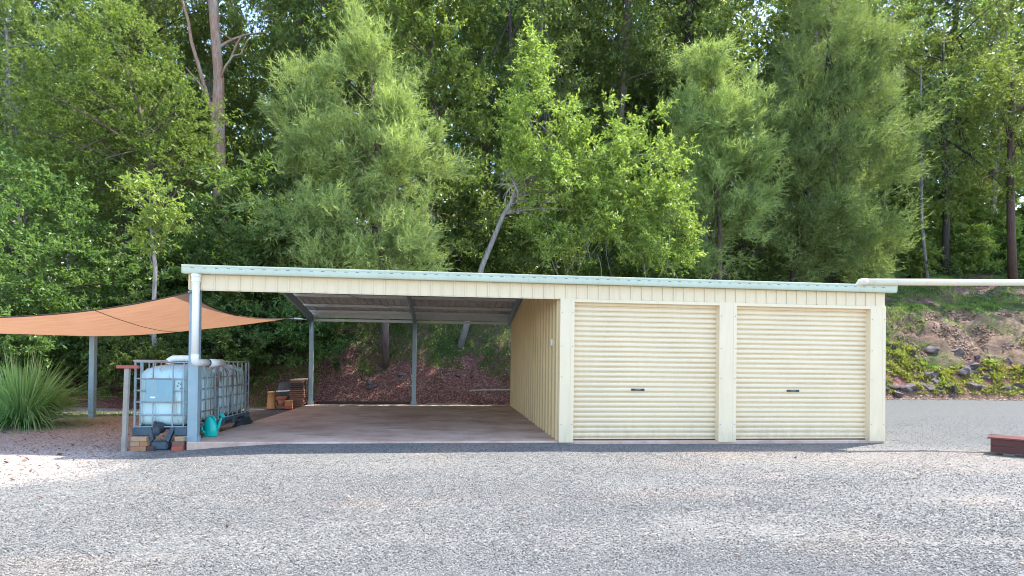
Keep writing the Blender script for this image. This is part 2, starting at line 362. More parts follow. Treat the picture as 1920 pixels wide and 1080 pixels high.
class MB:
    """Collects shapes in world coordinates, links them as one mesh object."""
    def __init__(s): s.v = []; s.f = []
    def add(s, vs, fs):
        k = len(s.v); s.v += [tuple(v) for v in vs]; s.f += [tuple(i + k for i in f) for f in fs]; return s
    def box(s, a, b, bev=0.0):
        (x0, y0, z0), (x1, y1, z1) = a, b
        if bev <= 0:
            return s.add([(x0,y0,z0),(x1,y0,z0),(x1,y1,z0),(x0,y1,z0),(x0,y0,z1),(x1,y0,z1),(x1,y1,z1),(x0,y1,z1)],
                         [(0,3,2,1),(4,5,6,7),(0,1,5,4),(1,2,6,5),(2,3,7,6),(3,0,4,7)])
        bm = bmesh.new(); bmesh.ops.create_cube(bm, size=1)
        bmesh.ops.scale(bm, vec=(x1-x0, y1-y0, z1-z0), verts=bm.verts)
        bmesh.ops.translate(bm, vec=((x0+x1)/2, (y0+y1)/2, (z0+z1)/2), verts=bm.verts)
        bmesh.ops.bevel(bm, geom=list(bm.edges), offset=bev, segments=1, affect='EDGES', profile=0.5)
        return s.bm(bm)
    def bm(s, bm):
        bm.verts.index_update()
        s.add([v.co[:] for v in bm.verts], [[v.index for v in f.verts] for f in bm.faces]); bm.free(); return s
    def tube(s, pts, rad, n=10, caps=True):
        pts = [Vector(p) for p in pts]; rad = rad if isinstance(rad, (list, tuple)) else [rad] * len(pts)
        rings = []; prev = None
        for i, p in enumerate(pts):
            t = (pts[min(i+1, len(pts)-1)] - pts[max(i-1, 0)]).normalized()
            a = prev if prev is not None else (Vector((0, 0, 1)) if abs(t.z) < 0.9 else Vector((1, 0, 0)))
            u = (a - t * a.dot(t))
            if u.length < 1e-6: u = t.orthogonal()
            u.normalize(); w = t.cross(u); prev = u
            rings.append([p + (u * math.cos(2*math.pi*k/n) + w * math.sin(2*math.pi*k/n)) * rad[i] for k in range(n)])
        vs = [v for r_ in rings for v in r_]; fs = []
        for i in range(len(pts)-1):
            for k in range(n): fs.append((i*n+k, i*n+(k+1)%n, (i+1)*n+(k+1)%n, (i+1)*n+k))
        if caps: fs.append(tuple(range(n-1, -1, -1))); fs.append(tuple((len(pts)-1)*n+k for k in range(n)))
        return s.add(vs, fs)
    def lathe(s, c, prof, n=20):
        cx, cy, cz = c; vs = []; fs = []
        for r_, z in prof:
            for k in range(n): vs.append((cx + r_*math.cos(2*math.pi*k/n), cy + r_*math.sin(2*math.pi*k/n), cz + z))
        for i in range(len(prof)-1):
            for k in range(n): fs.append((i*n+k, i*n+(k+1)%n, (i+1)*n+(k+1)%n, (i+1)*n+k))
        return s.add(vs, fs)
    def extrude_x(s, prof, x0, x1, closed=True):
        """profile of (y, z) pairs swept along X"""
        n = len(prof); vs = [(x0, y, z) for y, z in prof] + [(x1, y, z) for y, z in prof]
        fs = [(k, (k+1) % n, n+(k+1) % n, n+k) for k in range(n if closed else n-1)]
        if closed: fs += [tuple(range(n-1, -1, -1)), tuple(range(n, 2*n))]
        return s.add(vs, fs)
    def extrude_z(s, prof, z0, z1, closed=True):
        n = len(prof); vs = [(x, y, z0) for x, y in prof] + [(x, y, z1) for x, y in prof]
        fs = [(k, (k+1) % n, n+(k+1) % n, n+k) for k in range(n if closed else n-1)]
        if closed: fs += [tuple(range(n-1, -1, -1)), tuple(range(n, 2*n))]
        return s.add(vs, fs)
    def mesh(s, name, mat, smooth=False): return new_mesh(name, s.v, s.f, mat, smooth)
    def build(s, name, mat, parent=None, smooth=False, origin=None):
        off = WL[parent.name] if parent is not None else Vector(origin or (0, 0, 0))
        me = new_mesh(name, [Vector(v) - off for v in s.v], s.f, mat, smooth)
        return piece(name, me, parent, off)

def bevel_box_mesh(name, size, bev, mat):
    m = MB().box((-size[0]/2, -size[1]/2, -size[2]/2), (size[0]/2, size[1]/2, size[2]/2), bev)
    return m.mesh(name, mat)

# ---------------------------------------------------------------- numeric noise and terrain
def vnoise(x, y, seed=0):
    x = np.asarray(x, float); y = np.asarray(y, float)
    xi = np.floor(x).astype(np.int64); yi = np.floor(y).astype(np.int64); xf = x - xi; yf = y - yi
    def h(a, b):
        n = (a * 374761393 + b * 668265263 + seed * 1442695041) & 0x7fffffff
        n = ((n ^ (n >> 13)) * 1274126177) & 0x7fffffff
        return ((n ^ (n >> 16)) & 0xffff) / 65535.0
    u = xf*xf*(3-2*xf); v = yf*yf*(3-2*yf)
    return (h(xi, yi)*(1-u) + h(xi+1, yi)*u)*(1-v) + (h(xi, yi+1)*(1-u) + h(xi+1, yi+1)*u)*v
def fbm(x, y, seed=0, o=4):
    s = 0; a = 1.0; t = 0
    for k in range(o): s = s + a*vnoise(x*2**k, y*2**k, seed+k); t += a; a *= 0.5
    return s / t - 0.5
FX = [-90, -40, -20, -12, -7.5, -5, -2.2, 0, 4, 6.5, 13, 20, 25, 32, 60, 120]
FY = [26, 20, 15, 11.5, 8.6, 8.2, 8.8, 9.3, 9.1, 9.0, 11, 13.2, 13.9, 13.4, 11, 10]
def foot(X): return np.interp(X, FX, FY) + 0.5*fbm(np.asarray(X)*0.7, 0*np.asarray(X), 5, 3)
def hill_z(X, Y):
    X = np.asarray(X, float); Y = np.asarray(Y, float)
    t = Y - foot(X); m = np.interp(X, [-30, -6, -2.5, 0, 60], [0.45, 0.5, 0.7, 1.0, 1.0])
    tp = np.maximum(t, 0)
    z = np.where(tp < 4.5, 0.95*tp, 4.275 + 0.45*(np.minimum(tp, 26)-4.5) + 0.2*np.maximum(tp-26, 0))
    z = m*z
    bumps = fbm(X*0.5, Y*0.5, 11, 5)*0.9*np.clip(tp/1.5, 0, 1) + fbm(X*2.2, Y*2.2, 17, 3)*0.28*np.clip(tp/0.5, 0, 1)
    rk = np.clip((X-25)/3, 0, 1)*np.clip(1.2-np.abs(tp-3.4)/2.2, 0, 1)
    ledge = rk*(np.abs(fbm(X*0.55+Y*0.3, Y*1.9, 31, 5))*1.5 + 0.35*np.abs(fbm(X*1.6, Y*4.5, 37, 4)))
    z = z + bumps + ledge
    return np.where(t < 0, -0.14 + 0.6*np.maximum(t, -2), z - 0.10)
def yard_z(X, Y):
    X = np.asarray(X, float); Y = np.asarray(Y, float)
    base = np.interp(X, [-6, 0, 6, 12.6, 20], [-0.15, -0.135, -0.11, -0.10, -0.09])
    up = np.interp(X, [-0.05, 0.5, 1.5, 6.3, 6.7, 12.8, 13.6], [0.0, 0.045, 0.10, 0.085, 0.055, 0.045, 0.0])*np.clip(1+(Y+0.1)/1.6, 0, 1)*(Y < 1)
    return base + up + (0.03*fbm(X*0.4, Y*0.4, 3, 3) + 0.008*fbm(X*3, Y*3, 9, 2))*np.clip(np.abs(Y+0.2)/1.5+0.3, 0, 1)
def surf_z(X, Y): return np.maximum(hill_z(X, Y), yard_z(X, Y))
def sz(x, y): return float(surf_z(np.array([x]), np.array([y]))[0])

def grid_mesh(name, xs, ys, zf, mat, smooth=True):
    X, Y = np.meshgrid(xs, ys); Z = zf(X, Y)
    nx, ny = len(xs), len(ys)
    co = np.stack([X, Y, Z], -1).reshape(-1, 3)
    i = np.arange(nx*ny).reshape(ny, nx)
    f = np.stack([i[:-1, :-1], i[:-1, 1:], i[1:, 1:], i[1:, :-1]], -1).reshape(-1, 4)
    return np_mesh(name, co, f, mat, smooth)
def np_mesh(name, co, f, mat, smooth=False):
    """co (n,3) floats, f (m,k) ints"""
    me = bpy.data.meshes.new(name)
    co = np.ascontiguousarray(co, np.float32); f = np.ascontiguousarray(f, np.int32)
    m, k = f.shape
    me.vertices.add(len(co)); me.vertices.foreach_set('co', co.ravel())
    me.loops.add(m*k); me.loops.foreach_set('vertex_index', f.ravel())
    me.polygons.add(m); me.polygons.foreach_set('loop_start', np.arange(0, m*k, k, dtype=np.int32))
    if smooth: me.polygons.foreach_set('use_smooth', np.ones(m, bool))
    me.update(calc_edges=True)
    if mat: me.materials.append(mat)
    return me

xs = np.unique(np.concatenate([np.linspace(-400, -30, 20), np.linspace(-30, -8, 45), np.linspace(-8, 45, 190), np.linspace(45, 90, 40), np.linspace(90, 400, 16)]))
ys = np.unique(np.concatenate([np.linspace(-400, -30, 16), np.linspace(-30, -7, 24), np.linspace(-7, 18, 110), np.linspace(18, 40, 10)]))
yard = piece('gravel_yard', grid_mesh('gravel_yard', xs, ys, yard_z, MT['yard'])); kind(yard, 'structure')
xs = np.unique(np.concatenate([np.linspace(-200, -45, 12), np.linspace(-45, -12, 50), np.linspace(-12, 40, 300), np.linspace(40, 90, 70), np.linspace(90, 260, 16)]))
ys = np.unique(np.concatenate([np.linspace(6, 20, 130), np.linspace(20, 45, 60), np.linspace(45, 90, 24), np.linspace(90, 400, 12)]))
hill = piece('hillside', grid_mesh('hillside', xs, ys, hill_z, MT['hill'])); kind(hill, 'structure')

# ---------------------------------------------------------------- the shed
D = 8.185; XA, XB, XC, XD, XE, XF = 6.304, 6.561, 9.283, 9.617, 12.29, 12.603
GT, GB = 2.946, 2.808; FB = 2.555; RIDGE_Y = 4.09; RIDGE_Z = 3.55; EAVE_Z = 2.86
slab_mb = MB()
slab_mb.box((0, -0.0, -0.45), (XF + 0.02, D + 0.10, 0.0), 0.012)
slab = kind(slab_mb.build('concrete_slab', MT['slab']), 'structure')

shed = thing('shed', 'long cream steel shed with an open carport bay and two roller doors', 'shed', (0, 0, 0))
# -- portal posts
def post(x0, y0, x1, y1, z1, mat=MT['galv'], z0=0.0):
    t = 0.014
    p = MB()
    # C section open to the back: web and two flanges with lips
    p.box((x0, y0, z0), (x1, y0+t, z1)); p.box((x0, y0+t, z0), (x0+t, y1, z1)); p.box((x1-t, y0+t, z0), (x1, y1, z1))
    p.box((x0+t, y1-t, z0), (x0+0.035, y1, z1)); p.box((x1-0.035, y1-t, z0), (x1-t, y1, z1))
    o = p.build('post', mat, shed)
    MB().box((x0-0.03, y0+0.02, z0), (x0-0.002, y1-0.02, z0+0.10)).build('base_bracket', mat, o)
    MB().box((x1+0.002, y0+0.02, z0), (x1+0.03, y1-0.02, z0+0.1)).build('base_bracket', mat, o)
    for z in (z0+0.03, z0+0.07):
        s = MB().box((x0+0.04, y0-0.008, z), (x0+0.06, y0-0.001, z+0.02)); s.build('bolt', mat, o)
    return o
post(0.0, 0.03, 0.155, 0.13, FB+0.2)
post(0.015, D-0.13, 0.135, D-0.03, EAVE_Z-0.20)
post(3.165, D-0.13, 3.285, D-0.03, EAVE_Z-0.20)
# -- rafters under the roof (gable, low pitch)
def roof_z(y): return EAVE_Z + (RIDGE_Z-EAVE_Z)*(1-abs(y-RIDGE_Y)/(RIDGE_Y+0.08))
def rafter(x0, x1):
    for a, b in ((0.13, RIDGE_Y), (RIDGE_Y, D-0.03)):
        za, zb = roof_z(a)-0.10, roof_z(b)-0.10
        m = MB(); d = 0.21
        m.add([(x0,a,za-d),(x1,a,za-d),(x1,b,zb-d),(x0,b,zb-d),(x0,a,za),(x1,a,za),(x1,b,zb),(x0,b,zb)],
              [(0,3,2,1),(4,5,6,7),(0,1,5,4),(1,2,6,5),(2,3,7,6),(3,0,4,7)])
        m.build('rafter', MT['galv'], shed)
rafter(0.04, 0.11); rafter(3.19, 3.26); rafter(6.18, 6.25); rafter(9.4, 9.46); rafter(12.42, 12.48)
for x in (0.075, 3.225):   # knee plates between rear post and rafter
    k = MB(); y0, z0 = D-0.03, EAVE_Z-0.42
    prof = [(D-0.10, EAVE_Z-0.62), (D-0.04, EAVE_Z-0.62), (D-0.04, EAVE_Z-0.20), (D-0.62, EAVE_Z-0.12), (D-0.62, EAVE_Z-0.22), (D-0.22, EAVE_Z-0.34)]
    k.extrude_x(prof, x-0.045, x-0.037); k.build('knee_plate', MT['galv'], shed)
for y in (0.9, 2.0, 3.2, 4.95, 6.1, 7.15, 7.85):     # purlins
    z = roof_z(y)-0.095; m = MB()
    m.box((0.0, y-0.03, z), (XF-0.02, y+0.03, z+0.012)); m.box((0.0, y-0.03, z+0.012), (XF-0.02, y-0.02, z+0.075))
    m.build('purlin', MT['galv_pale'], shed)
m = MB().box((0.14, D-0.10, 2.58), (XA-0.05, D-0.085, 2.66)); m.box((0.14, D-0.085, 2.585), (XA-0.05, D-0.03, 2.597)); m.box((0.14, D-0.085, 2.643), (XA-0.05, D-0.03, 2.655))
m.build('rear_girt', MT['galv_pale'], shed)
m = MB().box((-0.02, D+0.0, 2.70), (XF, D+0.012, 2.87)); m.build('rear_fascia', MT['galv_pale'], shed)
prof = [(D+0.02,2.70),(D+0.14,2.70),(D+0.145,2.84),(D+0.135,2.84),(D+0.13,2.712),(D+0.03,2.712)]
MB().extrude_x(prof, 3.9, XF+0.1).build('rear_gutter', MT['gutter'], shed)
# cross bracing straps under the rear roof slope
for (xa, ya, xb, yb) in ((0.3, 4.3, 3.1, 7.6), (0.3, 7.6, 3.1, 4.3), (3.4, 4.3, 6.1, 7.6)):
    za, zb = roof_z(ya)-0.105, roof_z(yb)-0.105
    MB().tube([(xa,ya,za),(xb,yb,zb)], 0.008, 5).build('brace', MT['galv'], shed)
# -- roof sheets (trapezoid ribs), one part per sheet and slope
def sheet_mesh(w, mat):
    """sheet running in +Y from ridge (y=0) down to the eave (y=L)"""
    L = RIDGE_Y+0.10; dz = -(RIDGE_Z-EAVE_Z)*L/(RIDGE_Y+0.08)
    prof = []
    nr = 4; pitch = w/nr
    for i in range(nr):
        x = i*pitch
        prof += [(x, 0.0), (x+pitch-0.07, 0.0), (x+pitch-0.052, 0.03), (x+pitch-0.022, 0.03)]
    prof.append((w, 0.0))
    vs = [(x, 0, z) for x, z in prof] + [(x, L, z+dz) for x, z in prof]
    n = len(prof); fs = [(k, k+1, n+k+1, n+k) for k in range(n-1)]
    return new_mesh('roof_sheet', vs, fs, mat)
W = (XF+0.12)/16
sm_ = sheet_mesh(W+0.012, MT['roof_under'])
for i in range(16):
    x = -0.05 + i*W
    piece('roof_sheet', sm_, shed, (x, RIDGE_Y-0.02, RIDGE_Z+0.003*(i % 2)))
    piece('roof_sheet', sm_, shed, (x+W, RIDGE_Y, RIDGE_Z+0.0012+0.003*(i % 2)), (0, 0, math.pi))
m = MB(); m.add([(-0.06,RIDGE_Y-0.18,RIDGE_Z+0.003),(XF+0.08,RIDGE_Y-0.18,RIDGE_Z+0.003),(XF+0.08,RIDGE_Y,RIDGE_Z+0.04),(-0.06,RIDGE_Y,RIDGE_Z+0.04),(XF+0.08,RIDGE_Y+0.18,RIDGE_Z+0.003),(-0.06,RIDGE_Y+0.18,RIDGE_Z+0.003)],[(0,1,2,3),(3,2,4,5)])
m.build('ridge_cap', MT['roof'], shed)
# -- front gutter, one long quad profile with overflow slots
gy = -0.135
prof = [(0.0, GB+0.002), (gy+0.012, GB), (gy+0.004, GB+0.02), (gy, GB+0.05), (gy, GT-0.035), (gy-0.006, GT-0.028), (gy-0.006, GT-0.004), (gy+0.002, GT), (gy+0.018, GT),
        (gy+0.018, GT-0.012), (gy+0.010, GT-0.02), (gy+0.012, GB+0.05), (gy+0.02, GB+0.014), (-0.012, GB+0.014), (-0.012, GT-0.01), (0.0, GT-0.01)]
gut = MB().extrude_x(prof, -0.056, XF+0.137).build('gutter', MT['gutter'], shed)
s = MB(); x = 0.08
while x < XF:
    s.box((x, gy-0.003, GB+0.083), (x+0.055, gy+0.001, GB+0.091)); x += 0.19
s.build('overflow_slot', MT['slot'], gut)['kind'] = 'stuff'
MB().box((6.62, gy-0.004, GB+0.045), (6.66, gy+0.0005, GT-0.04)).build('joiner', MT['gutter'], gut)
for x in (-0.060, XF+0.137):
    MB().extrude_x([(0.0, GB-0.002), (gy+0.005, GB-0.003), (gy-0.006, GB+0.03), (gy-0.009, GT+0.002), (0.0, GT)], x, x+0.004).build('end_cap', MT['gutter'], gut)
# -- fascia cladding pans
PITCH_X = 0.2
def pan_mesh(h, name='fascia_panel', mat=MT['cream'], w=PITCH_X):
    prof = [(0.0, 0.0), (0.0, -0.018), (0.010, -0.022), (0.022, -0.022), (0.030, -0.004), (w*0.52, -0.002), (w-0.0015, -0.004), (w-0.0015, 0.0)]
    return MB().extrude_z(prof, 0, h).mesh(name, mat)
fp = pan_mesh(GB-0.002-FB)
x = 0.0
k = 0
while x < XF-0.06:
    piece('fascia_panel', fp, shed, (x, 0.0, FB)); x += PITCH_X; k += 1
MB().box((-0.002, 0.003, FB-0.015), (XA, 0.03, FB+0.05)).build('fascia_trim', MT['cream_flash'], shed)
MB().box((0.0, 0.032, FB-0.005), (XA, 0.10, GB-0.02)).build('eave_beam', MT['galv_pale'], shed)
# -- corner flashings and jambs of the closed bays
def flashing(x0, x1, z0=-0.02):
    f = MB().extrude_z([(x0, 0.09), (x0, -0.028), (x0+0.075, -0.030), (x0+0.078, -0.026), ((x0+x1)/2+0.02, -0.025), (x1-0.062, -0.026), (x1-0.06, -0.031), (x1, -0.030), (x1, 0.09)], z0, FB-0.002)
    o = f.build('corner_flashing', MT['cream_flash'], shed)
    sc = new_mesh('screw', *_screw(), MT['plate'])
    for z in (0.3, 1.15, 1.7, 2.3):
        for xx in (x0+0.035, x1-0.03):
            piece('screw', sc, o, (xx, -0.031, z))
def _screw():
    n = 6; r_ = 0.009
    vs = [(r_*math.cos(2*math.pi*k/n), 0, r_*math.sin(2*math.pi*k/n)) for k in range(n)] + [(0.6*r_*math.cos(2*math.pi*k/n), -0.006, 0.6*r_*math.sin(2*math.pi*k/n)) for k in range(n)]
    return vs, [(k, (k+1) % n, n+(k+1) % n, n+k) for k in range(n)] + [tuple(range(n, 2*n))]
for a, b in ((XA, XB), (XC, XD), (XE, XF)): flashing(a, b)
# -- roller doors
DT, DB, DY = 2.50, 0.035, 0.085
NS = 27
for x0, x1, hx in ((XB, XC, 7.78), (XD, XE, 10.80)):
    back = MB().box((x0+0.004, DY+0.051, DB), (x1-0.004, DY+0.059, DT+0.05))
    door = back.build('roller_door', MT['cream_door'], shed)
    pitch = (DT-DB)/NS; w = x1-x0-0.012
    prof = [(0.044, 0.0), (0.040, 0.001), (0.038, 0.016), (0.008, 0.026), (0.0, 0.042), (0.0, pitch-0.020), (0.006, pitch-0.008), (0.022, pitch-0.001), (0.044, pitch-0.001)]
    sm2 = MB().extrude_x(prof, 0, w).mesh('slat', MT['cream_door'])
    for i in range(NS):
        piece('slat', sm2, door, (x0+0.006, DY, DB+0.012+i*pitch))
    MB().box((x0+0.004, DY-0.006, DB-0.012), (x1-0.004, DY+0.034, DB+0.011), 0.004).build('bottom_rail', MT['cream_door'], door)
    MB().box((x0+0.004, DY+0.004, DB-0.034), (x1-0.004, DY+0.026, DB-0.0125)).build('rubber_seal', MT['door_edge'], door)
    h = MB().box((hx-0.125, DY-0.016, 0.905), (hx+0.125, DY-0.0005, 0.945), 0.005); h.build('handle', MT['black'], door)
    MB().box((hx-0.05, DY-0.0185, 0.917), (hx+0.05, DY-0.0165, 0.930)).build('handle_badge', MT['plate'], door)
    MB().box((x0-0.004, -0.026, DT-0.005), (x1+0.004, DY+0.03, FB-0.004)).build('door_head', MT['cream_flash'], shed)
    for xx in (x0, x1-0.006):
        MB().box((xx, DY-0.02, DB-0.04), (xx+0.006, DY+0.05, DT)).build('door_guide', MT['cream_flash'], door)
# -- partition wall between carport and garage (ribbed sheets), outer walls
def wall_pan(h0, h1, w):
    """pan in the YZ plane facing -X, top edge sloping from h0 to h1"""
    prof = [(0.0, 0.0), (-0.032, 0.010), (-0.032, 0.060), (0.0, 0.075), (-0.002, w*0.6), (0.0, w-0.001), (0.02, w-0.001), (0.02, 0.0)]
    n = len(prof)
    vs = [(px, py, 0) for px, py in prof] + [(px, py, h0+(h1-h0)*py/w) for px, py in prof]
    fs = [tuple(reversed((k, (k+1) % n, n+(k+1) % n, n+k))) for k in range(n)] + [tuple(range(n)), tuple(range(2*n-1, n-1, -1))]
    return vs, fs
npan = 23; wpan = (D-0.10)/npan
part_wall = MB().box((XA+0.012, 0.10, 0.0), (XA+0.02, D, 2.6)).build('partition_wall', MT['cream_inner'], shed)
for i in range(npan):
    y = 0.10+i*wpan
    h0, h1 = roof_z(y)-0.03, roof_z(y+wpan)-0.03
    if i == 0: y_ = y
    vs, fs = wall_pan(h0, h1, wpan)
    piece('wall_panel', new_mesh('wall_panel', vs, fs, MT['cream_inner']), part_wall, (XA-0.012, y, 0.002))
MB().box((XF-0.03, 0.1, -0.05), (XF-0.004, D, 2.6)).build('end_wall', MT['cream'], shed)
MB().box((XA+0.02, D-0.03, -0.05), (XF-0.031, D-0.005, 2.7)).build('rear_wall', MT['cream'], shed)
MB().box((XA-0.068, 0.50, 1.72), (XA-0.036, 0.57, 1.84), 0.006).build('switch_box', MT['switch'], shed)
gb = MB(); 
for (ya, yb) in ((0.1, RIDGE_Y), (RIDGE_Y, D)):
    gb.add([(XF-0.028, ya, 2.6), (XF-0.006, ya, 2.6), (XF-0.006, yb, 2.6), (XF-0.028, yb, 2.6), (XF-0.028, ya, roof_z(ya)-0.02), (XF-0.006, ya, roof_z(ya)-0.02), (XF-0.006, yb, roof_z(yb)-0.02), (XF-0.028, yb, roof_z(yb)-0.02)],
           [(0,3,2,1),(4,5,6,7),(0,1,5,4),(1,2,6,5),(2,3,7,6),(3,0,4,7)])
gb.build('gable_end', MT['cream'], shed)

# -- downpipe from the gutter to the tanks
dp = thing('downpipe', 'white plastic downpipe running down the front left post of the carport', 'downpipe', (0.11, -0.06, GB))
MB().tube([(0.14, -0.06, GB+0.0), (0.14, -0.06, 1.43)], 0.056, 18).build('pipe', MT['white'], dp, True)
MB().tube([(0.14, -0.06, GB-0.005), (0.14, -0.06, GB-0.05), (0.14, -0.06, GB-0.055), (0.14, -0.06, GB-0.13), (0.14,-0.06,GB-0.135), (0.14,-0.06,GB-0.16)], [0.078, 0.078, 0.068, 0.068, 0.060, 0.060], 18).build('outlet_collar', MT['white'], dp)
el = [(0.14, -0.06, 1.47), (0.14, -0.06, 1.40), (0.142, -0.04, 1.355), (0.144, 0.0, 1.335), (0.146, 0.05, 1.33), (0.15, 0.42, 1.325)]
MB().tube(el, [0.062, 0.062, 0.064, 0.064, 0.062, 0.060], 16).build('elbow', MT['white'], dp, True)
MB().tube([(0.15, 0.40, 1.325), (0.155, 1.02, 1.318)], 0.068, 16).build('outlet', MT['white'], dp, True)
MB().tube([(0.15, 0.385, 1.325), (0.15, 0.405, 1.325)], 0.072, 16).build('joint_ring', MT['black'], dp)

# -- long cream pipe leaving the roof on the right
lp = thing('rainwater_pipe', 'long cream plastic pipe running level from the right roof corner out of the picture', 'pipe', (11.95, -0.16, 3.02))
MB().tube([(12.0, -0.16, 2.985), (14.0, -0.16, 3.03), (17.5, -0.16, 3.115), (24, -0.16, 3.26)], 0.062, 14).build('pipe', MT['pipe_cream'], lp, True)
MB().tube([(12.02, -0.02, 2.90), (12.01, -0.10, 2.95), (12.0, -0.145, 2.985), (12.02, -0.16, 2.986), (12.09, -0.16, 2.988)], 0.068, 14).build('elbow', MT['pipe_cream'], lp, True)

# ---------------------------------------------------------------- shade sail and its pole
A = Vector((-0.01, 0.0, 2.50)); B = Vector((-0.55, 7.9, 2.63)); C_ = Vector((-4.5, -0.8, 1.98)); D_ = Vector((-8.2, 6.3, 2.0))
def sag_edge(p, q, c, s, drop):
    d = c - (p+q)/2; d.normalize()
    def f(t): return p.lerp(q, t) + (d*s + Vector((0, 0, -drop)))*4*t*(1-t)
    return f
ctr = (A+B+C_+D_)/4
eAB = sag_edge(A, B, ctr, 0.32, 0.13); eCD = sag_edge(C_, D_, ctr, 0.9, 0.06); eAC = sag_edge(A, C_, ctr, 0.55, 0.17); eBD = sag_edge(B, D_, ctr, 0.35, 0.24)
sn = 28; vs = []; fs = []
for i in range(sn+1):
    for j in range(sn+1):
        u, v = i/sn, j/sn   # u along A->C, v along A->B
        p = eAB(v)*(1-u) + eCD(v)*u + eAC(u)*(1-v) + eBD(u)*v - (A*(1-u)*(1-v) + C_*u*(1-v) + B*(1-u)*v + D_*u*v)
        p.z += -0.10*math.sin(math.pi*u)*math.sin(math.pi*v) + 0.006*math.sin(31*v+4*u)*math.sin(9*u)
        vs.append(p)
for i in range(sn):
    for j in range(sn):
        a = i*(sn+1)+j; fs.append((a, a+1, a+sn+2, a+sn+1))
sail = thing('shade_sail', 'orange shade sail stretched from the carport posts out over the left side', 'shade sail', A)
m = MB(); m.add(vs, fs); m.build('cloth', MT['sail'], sail, True)
for e in (eAB, eCD, eAC, eBD): MB().tube([e(t/20) for t in range(21)], 0.011, 6).build('hem', MT['hem'], sail)
iu = 9
MB().tube([vs[iu*(sn+1)+j]+Vector((0,0,-0.004)) for j in range(sn+1)], 0.006, 5).build('seam', MT['hem'], sail)
MB().tube([B, (-0.3, 8.0, 2.63), (0.03, 8.10, 2.62)], 0.015, 6).build('tension_cable', MT['cage'], sail)
MB().tube([(-0.42, 7.95, 2.63), (-0.20, 8.05, 2.625)], 0.035, 8).build('turnbuckle', MT['cage'], sail)
MB().tube([A, (0.04, 0.03, 2.53)], 0.02, 6).build('shackle', MT['cage'], sail)
pl = thing('sail_pole', 'square galvanised pole standing under the shade sail beside the grass clump', 'pole', (-4.79, 5.65, -0.15))
MB().box((-4.855, 5.60, -0.2), (-4.725, 5.73, 2.12), 0.008).build('shaft', MT['pole'], pl)
MB().box((-4.86, 5.595, 2.12), (-4.72, 5.735, 2.135)).build('cap', MT['galv'], pl)
MB().tube([(-4.79, 5.60, 2.05), (-4.79, 5.50, 2.03)], 0.02, 6).build('eye_bolt', MT['cage'], pl)

